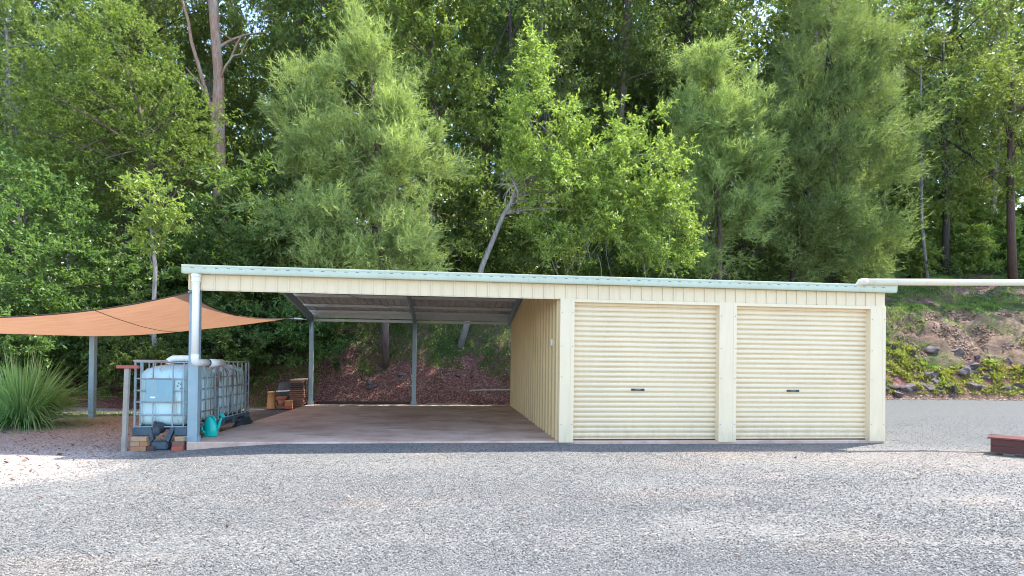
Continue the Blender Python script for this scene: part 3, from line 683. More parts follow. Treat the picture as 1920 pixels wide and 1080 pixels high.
# ---------------------------------------------------------------- water tanks on bricks
def rounded_box(x0, y0, z0, x1, y1, z1, bev, seg=4):
    bm = bmesh.new(); bmesh.ops.create_cube(bm, size=1)
    bmesh.ops.scale(bm, vec=(x1-x0, y1-y0, z1-z0), verts=bm.verts)
    bmesh.ops.translate(bm, vec=((x0+x1)/2, (y0+y1)/2, (z0+z1)/2), verts=bm.verts)
    bmesh.ops.bevel(bm, geom=list(bm.edges), offset=bev, segments=seg, affect='EDGES', profile=0.5)
    return bm
G0 = -0.14
def tank(x0, y0, x1, y1, label, front):
    zb = G0+0.24
    t = thing('water_tank', label, 'water tank', (x0, y0, zb), 'caged water tanks beside the carport')
    # bottle: body with a domed, sloping shoulder and vertical corrugations
    bm = rounded_box(x0+0.035, y0+0.035, zb+0.15, x1-0.035, y1-0.035, zb+1.07, 0.13)
    bmesh.ops.subdivide_edges(bm, edges=[e for e in bm.edges if e.calc_length() > 0.3], cuts=7, use_grid_fill=True)
    xm, ym = (x0+x1)/2, (y0+y1)/2
    for v in bm.verts:
        if v.co.z > zb+0.9:
            rr = max(abs(v.co.x-xm)/(x1-x0), abs(v.co.y-ym)/(y1-y0))*2
            v.co.z += 0.13*max(0, 1-rr*rr)
    tm = MT['tank'] if front else MT['tank_dirty']
    b = MB().bm(bm).build('bottle', tm, t, True)
    MB().lathe((xm, ym, zb+1.19), [(0.10, 0), (0.10, 0.05), (0.085, 0.06), (0.0, 0.06)], 16).build('filler_cap', MT['navy'], b)
    for f_ in (0.30, 0.55, 0.78):     # moulded ribs on the long side
        yy = y0+(y1-y0)*f_
        MB().box((x1-0.048, yy-0.03, zb+0.32), (x1-0.028, yy+0.03, zb+0.92), 0.008).build('moulded_rib', MT['tank_dirty'] if not front else MT['tank'], b)
    for f_ in (0.16, 0.42, 0.76, 0.84):
        xx = x0+(x1-x0)*f_
        MB().box((xx-0.022, y0+0.026, zb+0.32), (xx+0.022, y0+0.045, zb+0.92), 0.006).build('moulded_rib', MT['tank_dirty'] if not front else MT['tank'], b)
    r_ = 0.0125
    hz = [0.15, 0.35, 0.56, 0.75, 0.95, 1.23]
    for z in hz:
        MB().tube([(x0, y0, zb+z), (x1, y0, zb+z)], r_, 6).build('cage_bar', MT['cage'], t)
        MB().tube([(x1, y0, zb+z), (x1, y1, zb+z)], r_, 6).build('cage_bar', MT['cage'], t)
        MB().tube([(x1, y1, zb+z), (x0, y1, zb+z)], r_, 6).build('cage_bar', MT['cage'], t)
        MB().tube([(x0, y1, zb+z), (x0, y0, zb+z)], r_, 6).build('cage_bar', MT['cage'], t)
    bar = MB().tube([(0, 0, 0.14), (0, 0, 1.235)], r_, 6).mesh('cage_bar', MT['cage'])
    for f_ in (0.02, 0.13, 0.36, 0.73, 0.94):
        piece('cage_bar', bar, t, (x0+(x1-x0)*f_, y0-0.014, zb)); piece('cage_bar', bar, t, (x0+(x1-x0)*f_, y1+0.014, zb))
    for f_ in (0.06, 0.22, 0.38, 0.54, 0.70, 0.84, 0.97):
        piece('cage_bar', bar, t, (x1+0.014, y0+(y1-y0)*f_, zb)); piece('cage_bar', bar, t, (x0-0.014, y0+(y1-y0)*f_, zb))
    if front:
        # label plate wired to the cage
        pt = MB().box((x0+0.20, y0-0.030, zb+0.57), (x0+0.615, y0-0.026, zb+0.94)).build('label_plate', MT['plate'], t)
        MB().box((x0+0.27, y0-0.033, zb+0.63), (x0+0.345, y0-0.0305, zb+0.655)).build('sticker', MT['white'], pt)
        MB().box((x0+0.40, y0-0.033, zb+0.62), (x0+0.57, y0-0.0305, zb+0.626)).build('sticker', MT['cage'], pt)
        MB().box((x0+0.21, y0-0.032, zb+0.73), (x0+0.38, y0-0.0302, zb+0.935)).build('sticker', MT['plate'], pt)
        for dx, dz in ((0.67, 0.82), (0.69, 0.87), (0.72, 0.78), (0.72, 0.85)):
            MB().box((x0+dx, y0+0.008, zb+dz), (x0+dx+0.012, y0+0.0165, zb+dz+0.022)).build('mark', MT['black'], b)
        # outlet valve
        v = MB().lathe((0, 0, 0), [(0.0, 0)], 4) if False else MB()
        v.tube([(xm-0.02, y0+0.03, zb+0.13), (xm-0.02, y0-0.07, zb+0.12)], [0.10, 0.075], 14)
        v.tube([(xm-0.02, y0-0.07, zb+0.12), (xm+0.0, y0-0.13, zb+0.055)], [0.062, 0.055], 12)
        vo = v.build('outlet_valve', MT['black'], t)
        MB().tube([(xm-0.06, y0-0.03, zb+0.24), (xm-0.06, y0-0.05, zb+0.30), (xm-0.085, y0-0.055, zb+0.315)], 0.013, 8).build('tap', MT['cage'], vo)
        MB().tube([(xm-0.06, y0-0.03, zb+0.17), (xm-0.06, y0-0.04, zb+0.245)], 0.028, 8).build('tap_body', MT['black'], vo)
        MB().tube([(xm+0.0, y0-0.125, zb+0.06), (xm+0.005, y0-0.14, zb+0.045)], 0.05, 12).build('outlet_cap', MT['navy'], vo)
    # plastic pallet: corner feet, side skids and sloping deck
    pm = MB()
    pm.box((x0-0.02, y0-0.02, zb+0.0), (x0+0.26, y0+0.2, zb+0.14), 0.015); pm.box((x1-0.2, y0-0.02, zb+0.0), (x1+0.02, y0+0.2, zb+0.14), 0.015)
    pm.box((x0-0.02, y1-0.2, zb+0.0), (x0+0.26, y1+0.02, zb+0.14), 0.015); pm.box((x1-0.2, y1-0.2, zb+0.0), (x1+0.02, y1+0.02, zb+0.14), 0.015)
    pm.box((x1-0.2, (y0+y1)/2-0.12, zb), (x1+0.02, (y0+y1)/2+0.12, zb+0.14), 0.015)
    pm.box((x0-0.01, y0+0.2, zb+0.08), (x1+0.01, y1-0.2, zb+0.139), 0.01)
    pm.box((x1-0.06, y0+0.2, zb-0.0), (x1-0.0, y1-0.2, zb+0.03), 0.005)
    pal = pm.build('pallet', MT['navy'], t)
    if front:
        for sx, xa in ((1, x0+0.24), (-1, x1-0.19)):
            xb = xm - sx*0.09
            m = MB(); 
            m.add([(xa, y0-0.03, zb+0.11), (xa+sx*0.05, y0-0.03, zb+0.15), (xb, y0-0.03, zb-0.05), (xb-sx*0.05, y0-0.03, zb-0.11),
                   (xa, y0+0.05, zb+0.11), (xa+sx*0.05, y0+0.05, zb+0.15), (xb, y0+0.05, zb-0.05), (xb-sx*0.05, y0+0.05, zb-0.11)],
                  [(0,1,2,3),(7,6,5,4),(0,4,5,1),(1,5,6,2),(2,6,7,3),(3,7,4,0)])
            m.build('brace', MT['navy'], pal)
        m = MB().box((xm-0.14, y0-0.045, G0+0.0), (xm+0.13, y0+0.12, G0+0.145), 0.03); m.build('centre_foot', MT['navy'], pal)
    return t
tank(-0.865, 0.07, -0.025, 1.36, 'pale blue caged water tank nearest the front, with a grey plate wired to its cage', True)
tank(-0.865, 1.46, -0.025, 2.96, 'rust and mould streaked caged water tank standing behind the front tank', False)
# loose white pipe bend on the tank
bp = tag(MB().tube([(-0.50, 0.42, 1.30), (-0.48, 0.42, 1.36), (-0.43, 0.43, 1.395), (-0.30, 0.45, 1.40), (-0.12, 0.48, 1.40), (-0.05, 0.5, 1.375), (-0.02, 0.52, 1.31)], 0.052, 14).build('pipe_bend', MT['white'], None, True, (-0.3, 0.45, 1.33)),
    'white plastic pipe bend lying across the top of the front water tank', 'pipe')
# timber stake and bars along the left edge of the tanks
tag(MB().add([(-0.965, -0.10, G0-0.1), (-0.905, -0.10, G0-0.1), (-0.905, -0.04, G0-0.1), (-0.965, -0.04, G0-0.1), (-0.935, -0.10, 1.22), (-0.865, -0.10, 1.22), (-0.865, -0.04, 1.22), (-0.935, -0.04, 1.22)],
         [(0,3,2,1),(4,5,6,7),(0,1,5,4),(1,2,6,5),(2,3,7,6),(3,0,4,7)]).build('timber_stake', MT['grey_timber'], None, False, (-0.93, -0.07, G0)),
    'weathered grey green timber stake standing at the left front of the water tank', 'stake')
tag(MB().box((-1.05, -0.12, 1.222), (-0.72, -0.05, 1.272), 0.004).build('timber_bar', MT['redbar'], None, False, (-0.9, -0.08, 1.24)), 'short red painted timber bar lying on top of the stake by the tank', 'timber')
tag(MB().add([(-0.86, 0.02, 1.335), (-0.86, 0.12, 1.335), (-0.40, 0.55, 1.335), (-0.40, 0.45, 1.335), (-0.86, 0.02, 1.365), (-0.86, 0.12, 1.365), (-0.40, 0.55, 1.365), (-0.40, 0.45, 1.365)],
         [(0,1,2,3)[::-1],(4,5,6,7),(0,1,5,4),(1,2,6,5),(2,3,7,6),(3,0,4,7)]).build('timber_batten', MT['pink_timber'], None, False, (-0.6, 0.3, 1.35)), 'pale pinkish timber batten laid over the top of the tank cage', 'timber')
# bricks
def brick(cx, cy, z, rz, mat, label, half=False, w=0.24):
    me = bevel_box_mesh('brick', (w, 0.115, 0.076), 0.006, MT[mat])
    o = piece('brick', me, None, (cx, cy, z+0.038), (0, 0, rz)); tag(o, label, 'brick', 'bricks propping up the front water tank'); return o
bw = 0.0785
brick(-0.74, 0.02, G0, 0.02, 'brick_a', 'long pinkish brick at the bottom of the left stack under the front tank')
brick(-0.55, 0.10, G0, 1.5, 'paver_dark', 'dark shaded brick end set back right of the left brick stack under the tank')
brick(-0.79, 0.025, G0+bw, 0.0, 'brick_b', 'tan brick on the left in the middle course of the left stack', w=0.14)
brick(-0.655, 0.03, G0+bw, -0.03, 'brick_a', 'orange brick on the right in the middle course of the left stack', w=0.12)
brick(-0.73, 0.015, G0+2*bw, 0.03, 'brick_b', 'topmost tan brick of the left stack, touching the dark pallet foot')
brick(-0.13, 0.015, G0, 0.0, 'brick_c', 'bright red brick at the bottom of the stack beside the slab corner', w=0.17)
brick(-0.125, 0.025, G0+bw, 0.1, 'paver', 'brown brick in the middle of the stack beside the slab corner', w=0.17)
brick(-0.10, 0.02, G0+2*bw, -0.05, 'brick_b', 'topmost tan brick of the stack beside the slab corner', w=0.14)
for x, y, lab in ((-0.12, 1.30, 'brown brick stack under the rear corner of the front tank, behind the watering can'),):
    o = tag(MB().box((x-0.12, y-0.06, G0), (x+0.12, y+0.06, G0+0.238), 0.006).build('support_block', MT['brick_b'], None, False, (x, y, G0)), lab, 'block')
tag(MB().box((-0.25, 2.78, G0), (-0.01, 2.93, G0+0.238), 0.006).build('support_block', MT['brick_b'], None, False, (-0.12, 2.85, G0)), 'tan block under the far corner of the mould streaked tank', 'block')
tag(MB().box((-0.85, 2.75, G0), (-0.6, 2.9, G0+0.238), 0.006).build('support_block', MT['brick_b'], None, False, (-0.7, 2.8, G0)), 'block hidden under the left far corner of the streaked tank', 'block')
# black weed sheet bunched behind the rear tank
def crumple(cx, cy, z0, sx, sy, sz_, seed):
    rng = np.random.default_rng(seed); n = 18; vs = []; fs = []
    for i in range(n+1):
        for j in range(n+1):
            u, v = i/n*2-1, j/n*2-1
            h = max(0, 1-(u*u+v*v)**1.2)
            vs.append((cx+u*sx, cy+v*sy, z0+h*sz_*(0.75+0.9*float(fbm(np.array([u*2.5+seed]), np.array([v*2.5]), seed)[0]))+0.004))
    for i in range(n):
        for j in range(n):
            a = i*(n+1)+j; fs.append((a, a+n+1, a+n+2, a+1))
    return MB().add(vs, fs)
tag(crumple(-0.06, 2.8, -0.04, 0.16, 0.42, 0.26, 4).build('plastic_sheet', MT['black'], None, False, (0, 3, -0.1)), 'crumpled black plastic sheet bunched at the foot of the rear water tank', 'plastic sheet')

# ---------------------------------------------------------------- watering can
wc = thing('watering_can', 'bright teal plastic watering can standing on the slab beside the tanks', 'watering can', (0.11, 0.72, 0.0))
cx, cy = 0.10, 0.72
def oval(z, rx, ry, ox=0.0, n=18): return [(cx+ox+rx*math.cos(2*math.pi*k/n), cy+ry*math.sin(2*math.pi*k/n), z) for k in range(n)]
vs = []; fs = []; rings = [(0.004, 0.115, 0.085, 0), (0.02, 0.122, 0.09, 0), (0.14, 0.118, 0.088, -0.002), (0.22, 0.105, 0.078, -0.004), (0.285, 0.080, 0.060, -0.01), (0.325, 0.055, 0.045, -0.022), (0.34, 0.045, 0.038, -0.026)]
for z, rx, ry, ox in rings: vs += oval(z, rx, ry, ox)
for i in range(len(rings)-1):
    for k in range(18): fs.append((i*18+k, i*18+(k+1) % 18, (i+1)*18+(k+1) % 18, (i+1)*18+k))
fs.append(tuple(range(17, -1, -1)))
MB().add(vs, fs).build('body', MT['teal'], wc, True)
MB().tube([(cx-0.026+0.036*math.cos(a), cy+0.03*math.sin(a), 0.342) for a in np.linspace(0, 2*math.pi, 17)], 0.009, 6, False).build('filler_rim', MT['teal'], wc, True)
MB().tube([(cx-0.10, cy-0.02, 0.23), (cx-0.118, cy-0.075, 0.2), (cx-0.10, cy-0.098, 0.12), (cx-0.06, cy-0.102, 0.075)], 0.013, 8).build('moulded_grip', MT['teal'], wc, True)
MB().tube([(cx-0.045, cy, 0.325), (cx-0.02, cy, 0.375), (cx+0.035, cy, 0.362), (cx+0.075, cy, 0.305), (cx+0.082, cy, 0.25)], 0.014, 8).build('handle', MT['teal'], wc, True)
MB().tube([(cx+0.085, cy, 0.10), (cx+0.135, cy, 0.19), (cx+0.165, cy, 0.30), (cx+0.185, cy, 0.355)], [0.034, 0.026, 0.02, 0.019], 10).build('spout', MT['teal'], wc, True)
MB().tube([(cx+0.180, cy, 0.345), (cx+0.20, cy-0.01, 0.375), (cx+0.205, cy-0.012, 0.38)], [0.022, 0.046, 0.046], 12).build('rose', MT['teal'], wc)

# ---------------------------------------------------------------- pots and pavers by the rear post
gz = -0.10
cp = tag(MB().lathe((-0.99, 7.75, gz), [(0.0, 0.0), (0.155, 0.0), (0.155, 0.03), (0.115, 0.045), (0.108, 0.30), (0.105, 0.47), (0.118, 0.475), (0.118, 0.51), (0.088, 0.51), (0.086, 0.1)], 20).build('clay_pipe', MT['clay'], None, True, (-0.99, 7.75, gz)),
    'upright tan clay pipe standing left of the terracotta pot', 'clay pipe')
pt = thing('flower_pot', 'small terracotta pot standing between the clay pipe and the bricks', 'flower pot', (-0.70, 7.78, gz+0.09))
MB().lathe((-0.70, 7.78, gz+0.09), [(0.0, 0.0), (0.085, 0.0), (0.125, 0.2), (0.112, 0.2), (0.08, 0.03), (0, 0.03)], 20).build('bowl', MT['terracotta'], pt, True)
MB().lathe((-0.70, 7.78, gz+0.09), [(0.125, 0.195), (0.158, 0.2), (0.165, 0.265), (0.145, 0.268), (0.128, 0.2)], 20).build('rim', MT['terracotta'], pt, True)
tag(bm_o := piece('stone_block', bevel_box_mesh('stone_block', (0.24, 0.2, 0.088), 0.008, MT['paver']), None, (-0.70, 7.78, gz+0.045)), 'flat brown block beneath the small terracotta pot', 'block')
bt = thing('plastic_tub', 'black plastic tub with a pale rim leaning behind the terracotta pot', 'tub', (-0.62, 8.15, gz+0.2))
m = MB().bm(rounded_box(-0.92, 8.05, gz+0.02, -0.42, 8.5, gz+0.78, 0.09, 3)); m.build('shell', MT['black'], bt, True)
MB().tube([(-0.93, 8.035, gz+0.50), (-0.64, 8.03, gz+0.515), (-0.44, 8.035, gz+0.55)], 0.02, 8).build('rim', MT['white'], bt)
lv = ['topmost paver, pale with leaf debris', 'second from the top', 'third from the top', 'fourth from the top', 'fifth from the top', 'sixth from the top', 'seventh from the top', 'eighth from the top', 'ninth from the top', 'tenth from the top', 'eleventh from the top', 'twelfth from the top', 'lowest paver']
pv = bevel_box_mesh('paver', (0.42, 0.42, 0.052), 0.006, MT['paver']); pvd = bevel_box_mesh('paver', (0.42, 0.42, 0.052), 0.006, MT['paver_dark'])
rng = random.Random(4)
for i in range(13):
    z = gz+0.027+i*0.0645; rev = 12-i
    o = piece('paver', pvd if rev in (1, 2, 3) else pv, None, (-0.27+rng.uniform(-.015, .015)-0.002*i, 8.05+rng.uniform(-.02, .02), z), (0, 0, rng.uniform(-.05, .05)))
    tag(o, ('dark ' if rev in (1, 2, 3) else 'brown ') + ('square paver in the stack beside the rear post, ' + lv[rev]), 'paver', 'pavers stacked beside the rear left post')
tag(piece('timber_offcut', bevel_box_mesh('timber_offcut', (0.5, 0.36, 0.05), 0.01, MT['pale_timber']), None, (-0.26, 8.02, gz+0.027+13*0.0645), (0.02, -0.06, 0.2)), 'pale weathered board lying on top of the paver stack', 'board')
for i, (mm, lb) in enumerate((('brick_c', 'lowest red brick of the small pile in front of the pavers'), ('brick_a', 'middle orange brick of the small pile in front of the pavers'), ('brick_a', 'topmost orange brick of the small pile in front of the pavers'))):
    tag(piece('brick', bevel_box_mesh('brick', (0.22, 0.12, 0.085), 0.007, MT[mm]), None, (-0.46, 7.68, gz+0.043+i*0.087), (0, 0, 0.08*(i-1))), lb, 'brick', 'bricks piled beside the paver stack')
# sleepers and boards along the back of the slab
tag(MB().box((0.18, D+0.16, -0.12), (3.1, D+0.30, 0.075), 0.012).build('timber_sleeper', MT['dark_timber'], None, False, (1.6, D+0.2, 0)), 'dark timber sleeper lying along the back edge of the slab, left bay', 'timber')
tag(MB().add([(3.6, D-0.02, 0.003), (4.9, D-0.20, 0.003), (5.05, D-0.17, 0.003), (3.65, D+0.06, 0.003), (3.6, D-0.02, 0.045), (4.9, D-0.20, 0.04), (5.05, D-0.17, 0.04), (3.65, D+0.06, 0.045)],
         [(0,3,2,1),(4,5,6,7),(0,1,5,4),(1,2,6,5),(2,3,7,6),(3,0,4,7)]).build('timber_batten', MT['pale_timber'], None, False, (4.3, D, 0)), 'thin pale timber batten lying at the back of the slab, right bay', 'timber')
tag(MB().tube([(5.0, 9.2, 0.40), (5.6, 9.25, 0.42), (6.9, 9.2, 0.45)], 0.03, 7).build('fallen_branch', BARK['pale'], None, False, (5.6, 9.2, 0.4)), 'thin pale fallen branch lying on the mulch bank beside the partition wall', 'branch')

# ---------------------------------------------------------------- red timber step on the right
st = thing('timber_step', 'low dark red painted timber platform on blocks at the right edge of the yard', 'timber platform', (13.72, -1.08, -0.10))
z0 = -0.10; E1 = Vector((0.65, -0.76, 0)).normalized(); E2 = Vector((0.76, 0.65, 0)).normalized(); P0 = Vector((13.72, -1.08, 0))
def turned(m):
    m.v = [tuple(P0 + E1*v[0] + E2*v[1] + Vector((0, 0, v[2]))) for v in m.v]; m.f = [tuple(reversed(f)) for f in m.f]; return m
for zz in (z0+0.045, z0+0.162):
    turned(MB().box((0, 0, zz), (2.4, 0.04, zz+0.113), 0.004)).build('fascia_board', MT['redpaint'], st)
    turned(MB().box((0, 0.042, zz), (0.04, 0.46, zz+0.113), 0.004)).build('fascia_board', MT['redpaint'], st)
for i in range(4): turned(MB().box((-0.04, -0.04+i*0.143, z0+0.278), (2.45, 0.098+i*0.143, z0+0.306), 0.003)).build('deck_board', MT['redtop'], st)
for xx in (0.16, 1.2, 2.1):
    turned(MB().box((xx, 0.06, z0-0.05), (xx+0.15, 0.2, z0+0.044))).build('support_block', MT['grey_timber'], st)
    turned(MB().box((xx, 0.3, z0-0.05), (xx+0.15, 0.44, z0+0.044))).build('support_block', MT['grey_timber'], st)

# ---------------------------------------------------------------- foliage generators (numpy)
def unit(v): return v/np.maximum(np.linalg.norm(v, axis=-1, keepdims=True), 1e-9)
def rnd_unit(rng, *sh): return unit(rng.normal(size=(*sh, 3)))
def leaf_quads(P, Dv, L, Wd, rng, up=0.8, fold=0.12):
    """rhombic leaves, slightly folded; returns verts, quads"""
    n = len(P); upv = np.array([0, 0, 1.0])*up + rng.normal(size=(n, 3))*0.55
    S = unit(np.cross(Dv, upv)); Nn = np.cross(S, Dv)
    L = L[:, None]; Wd = Wd[:, None]
    a = P; b = P + Dv*L*0.45 + S*Wd*0.5 + Nn*L*fold; c = P + Dv*L - Nn*L*0.05; d = P + Dv*L*0.45 - S*Wd*0.5 + Nn*L*fold
    co = np.stack([a, b, c, d], 1).reshape(-1, 3)
    return co, np.arange(4*n).reshape(n, 4)
def needle_tris(P, Dv, L, Wd, rng):
    n = len(P); S = unit(np.cross(Dv, rng.normal(size=(n, 3))))
    co = np.stack([P - S*Wd[:, None]*0.5, P + S*Wd[:, None]*0.5, P + Dv*L[:, None]], 1).reshape(-1, 3)
    return co, np.arange(3*n).reshape(n, 3)
def clusters(rng, lobes, n, shell=0.55, lump=0.25):
    """cluster centres on and inside lumpy ellipsoids; returns centres, outward directions"""
    w = np.array([r[0]*r[1]+r[1]*r[2]+r[0]*r[2] for _, r in lobes])**0.7; w = w/w.sum()
    k = rng.choice(len(lobes), n, p=w)
    C = np.array([c for c, _ in lobes], float)[k]; Rr = np.array([r for _, r in lobes], float)[k]
    d = rnd_unit(rng, n)
    rad = shell + (1-shell)*rng.random(n)**0.6
    rad = rad*(1 + lump*np.sin(d[:, 0]*5+k)*np.cos(d[:, 2]*4+1.7*k) + lump*0.6*rng.normal(size=n))
    return C + d*Rr*rad[:, None], unit(d/Rr*Rr.mean()), rad
def broad_crown(rng, lobes, n, twigs, per, L, Wd, tl, upb=0.35, shell=0.55, lump=0.25, droop=0.0, up=0.8, flat=1.0):
    up = up*0.6
    C, O, rad = clusters(rng, lobes, n, shell, lump)
    T = unit(O[:, None]*0.6 + np.array([0, 0, upb]) + rnd_unit(rng, n, twigs)*0.95*np.array([1, 1, flat]))
    S0 = C[:, None] + rnd_unit(rng, n, twigs)*tl*0.35*np.array([1, 1, flat])
    ln = tl*(0.5+0.8*rng.random((n, twigs, 1)))
    t = rng.random((n, twigs, per))**0.7
    P = S0[:, :, None] + T[:, :, None]*(ln*t)[..., None]
    P[..., 2] -= droop*tl*(t**2)
    Dv = unit(T[:, :, None]*0.55 + rnd_unit(rng, n, twigs, per)*0.8 + np.array([0, 0, -droop*0.8]))
    P = P.reshape(-1, 3); Dv = Dv.reshape(-1, 3); m = len(P)
    s = 0.65+0.7*rng.random(m)
    return leaf_quads(P, Dv, L*s, Wd*s, rng, up), C
def needle_crown(rng, lobes, n, twigs, per, L, Wd, tl, upb=0.6, shell=0.4, lump=0.3):
    # boughs first, then sprays gathered round each bough end, so the outline is uneven with gaps between
    nb = max(16, n//5); B0, OB, _ = clusters(rng, lobes, nb, shell, lump)
    k = rng.integers(0, nb, n); C = B0[k] + rng.normal(size=(n, 3))*np.array([.62, .5, .45])*tl*0.85 + OB[k]*tl*(rng.random((n, 1))-.3)
    O = unit(OB[k] + 0.35*rnd_unit(rng, n)); rad = None
    T = unit(O[:, None]*0.55 + np.array([0, 0, upb]) + rnd_unit(rng, n, twigs)*0.55)
    S0 = C[:, None] + rnd_unit(rng, n, twigs)*tl*0.35 - O[:, None]*tl*0.3
    ln = tl*(0.5+0.9*rng.random((n, twigs, 1)))
    t = rng.random((n, twigs, per))
    P = S0[:, :, None] + T[:, :, None]*(ln*t)[..., None]
    bend = rng.normal(size=(n, twigs, 1, 3))*0.12*tl
    P = P + bend*(t**2)[..., None]
    Dv = unit(T[:, :, None]*0.9 + rnd_unit(rng, n, twigs, per)*0.7 + np.array([0, 0, -0.15]))
    P = P.reshape(-1, 3); Dv = Dv.reshape(-1, 3); m = len(P); s = 0.6+0.8*rng.random(m)
    return needle_tris(P, Dv, L*s, Wd*s, rng), C
def bez(p0, p1, p2, n): 
    p0, p1, p2 = Vector(p0), Vector(p1), Vector(p2)
    return [p0*(1-t)**2 + p1*2*t*(1-t) + p2*t*t for t in [i/n for i in range(n+1)]]
def wood(trunk, radii, tips, rng, limb_r, low=0.35, rise=0.35, nside=9):
    """trunk polyline plus curved limbs that leave it below each tip"""
    m = MB(); m.tube(trunk, radii, nside)
    pts = [Vector(p) for p in trunk]; z0, z1 = pts[0].z, pts[-1].z
    for q in tips:
        q = Vector(q); tz = min(max(q.z - (q - pts[-1]).length*rise - rng.random()*0.8, z0+(z1-z0)*(low+(0.97-low)*0.75*rng.random())), z1)
        k = 0
        while k < len(pts)-2 and pts[k+1].z < tz: k += 1
        f = (tz-pts[k].z)/max(1e-6, pts[k+1].z-pts[k].z); f = min(max(f, 0), 1)
        base = pts[k].lerp(pts[k+1], f); rb = radii[k]*(1-f)+radii[k+1]*f
        mid = base.lerp(q, 0.5) + Vector((rng.uniform(-.3, .3), rng.uniform(-.3, .3), 0.12*(q-base).length))
        r0 = min(rb*0.6, limb_r*(0.6+0.8*rng.random()))
        m.tube(bez(base, mid, q, 5), [r0*(1-0.16*i) for i in range(6)], 5, False)
    return m
def plant(name, label, cat, base, crown, leafmat, woodmb, bark, group=None, crown_name='crown'):
    t = thing(name, label, cat, base, group)
    if woodmb is not None: woodmb.build('trunk', bark, t, True)
    co, f = crown
    piece(crown_name, np_mesh(crown_name, co - np.array(base), f, leafmat), t, base)
    return t
def copy_plant(src, loc, rz, sc, label):
    c = src.copy(); COL.objects.link(c); c.location = loc; c.rotation_euler = (0, 0, rz)
    c.scale = (sc, sc, sc) if not isinstance(sc, tuple) else sc
    c['label'] = label
    for ch in src.children:
        d = ch.copy(); COL.objects.link(d); d.parent = c
    return c
def cat2(a, b):
    return np.concatenate([a[0], b[0]]), np.concatenate([a[1], b[1]+len(a[0])])
def pick(C, n, rng): 
    return [tuple(C[i]) for i in rng.sample(range(len(C)), min(n, len(C)))]

# ---------------------------------------------------------------- the trees one can tell apart
def base_at(x, y, d=0.1): return (x, y, sz(x, y)-d)

# leafy dense tree at the left edge
g = np.random.default_rng(1); pr_ = random.Random(1)
b0 = base_at(-9.6, 10.6)
cr, C = broad_crown(g, [((-10.2, 10.2, 4.6), (2.6, 2.3, 3.2)), ((-8.6, 9.8, 3.2), (2.0, 1.8, 2.4)), ((-11.5, 10.4, 6.3), (2.2, 2.0, 1.9)), ((-9.0, 9.7, 1.3), (2.4, 1.6, 1.5))], 220, 12, 22, 0.125, 0.052, 0.7, 0.2, 0.6, flat=0.5)
plant('leafy_tree', 'dense mid green leafy tree with low skirts filling the left edge above the grass clump', 'tree', b0, cr, LEAF['laurel'],
      wood([b0, (-9.7, 10.5, 3.0), (-9.9, 10.3, 6.5)], [0.16, 0.12, 0.05], pick(C, 26, pr_), pr_, 0.05), BARK['dark'])
# spreading fine leaved tree with dark limbs
g = np.random.default_rng(2); pr_ = random.Random(2)
b0 = base_at(-7.5, 14.0)
cr, C = broad_crown(g, [((-9.6, 13.8, 11.6), (2.4, 2.0, 1.5)), ((-7.2, 13.8, 10.6), (2.0, 1.8, 1.7)), ((-8.6, 13.4, 13.6), (1.9, 1.6, 1.1)), ((-10.8, 13.6, 9.3), (1.9, 1.7, 1.1)), ((-6.2, 13.6, 9.1), (1.4, 1.4, 1.0)), ((-9.6, 13.2, 8.2), (1.5, 1.3, 0.7))], 270, 10, 20, 0.115, 0.047, 0.75, 0.35, 0.55, flat=0.45)
plant('spreading_tree', 'spreading tree with layered yellow green sprays and dark forked limbs, behind the sapling', 'tree', b0, cr, LEAF['wattle'],
      wood([b0, (-7.45, 14, 6.0), (-7.4, 13.9, 8.2), (-7.8, 13.8, 10.5), (-8.4, 13.7, 12.6)], [0.17, 0.14, 0.12, 0.08, 0.03], pick(C, 46, pr_), pr_, 0.075, 0.4), BARK['brown'])
# thin pale sapling
g = np.random.default_rng(3); pr_ = random.Random(3)
b0 = base_at(-4.45, 8.05)
cr, C = broad_crown(g, [((-4.65, 8.0, 6.0), (0.75, 0.7, 0.65)), ((-4.3, 8.0, 5.3), (0.45, 0.4, 0.35)), ((-4.75, 8.0, 4.9), (0.4, 0.4, 0.3))], 26, 8, 15, 0.13, 0.05, 0.5, 0.3)
plant('sapling', 'slender sapling with a bare pale stem and a small light green tuft, behind the tanks', 'tree', b0, cr, LEAF['lime'],
      wood([b0, (-4.42, 8.0, 1.2), (-4.5, 8.0, 2.6), (-4.46, 8.0, 4.0), (-4.6, 8.0, 5.4), (-4.65, 8.0, 6.2)], [0.075, 0.07, 0.062, 0.055, 0.04, 0.015], pick(C, 10, pr_), pr_, 0.02, 0.6), BARK['grey'])
# tall pinkish gum
g = np.random.default_rng(4); pr_ = random.Random(4)
b0 = base_at(-7.1, 20.0, 0.3)
trk = [b0, (-7.15, 20, 7.0), (-7.35, 20, 9.3), (-7.38, 20, 11.4), (-7.5, 20, 13.6), (-7.48, 20, 15.5), (-7.65, 20, 17.4), (-7.85, 20, 19.6), (-7.9, 20, 22.5), (-7.6, 20, 26)]
rr = [0.33, 0.30, 0.29, 0.28, 0.32, 0.25, 0.23, 0.23, 0.19, 0.1]
cr, C = broad_crown(g, [((-6.2, 20, 18.3), (2.2, 2.0, 1.6)), ((-9.5, 20, 20.0), (2.4, 2.0, 1.3)), ((-7.2, 20, 22.5), (3.0, 2.6, 1.8)), ((-8, 20, 25.5), (3.2, 3.0, 2.2))], 80, 9, 17, 0.17, 0.05, 0.8, 0.1, 0.5, droop=0.3)
wb = wood(trk, rr, pick(C, 22, pr_), pr_, 0.09, 0.55)
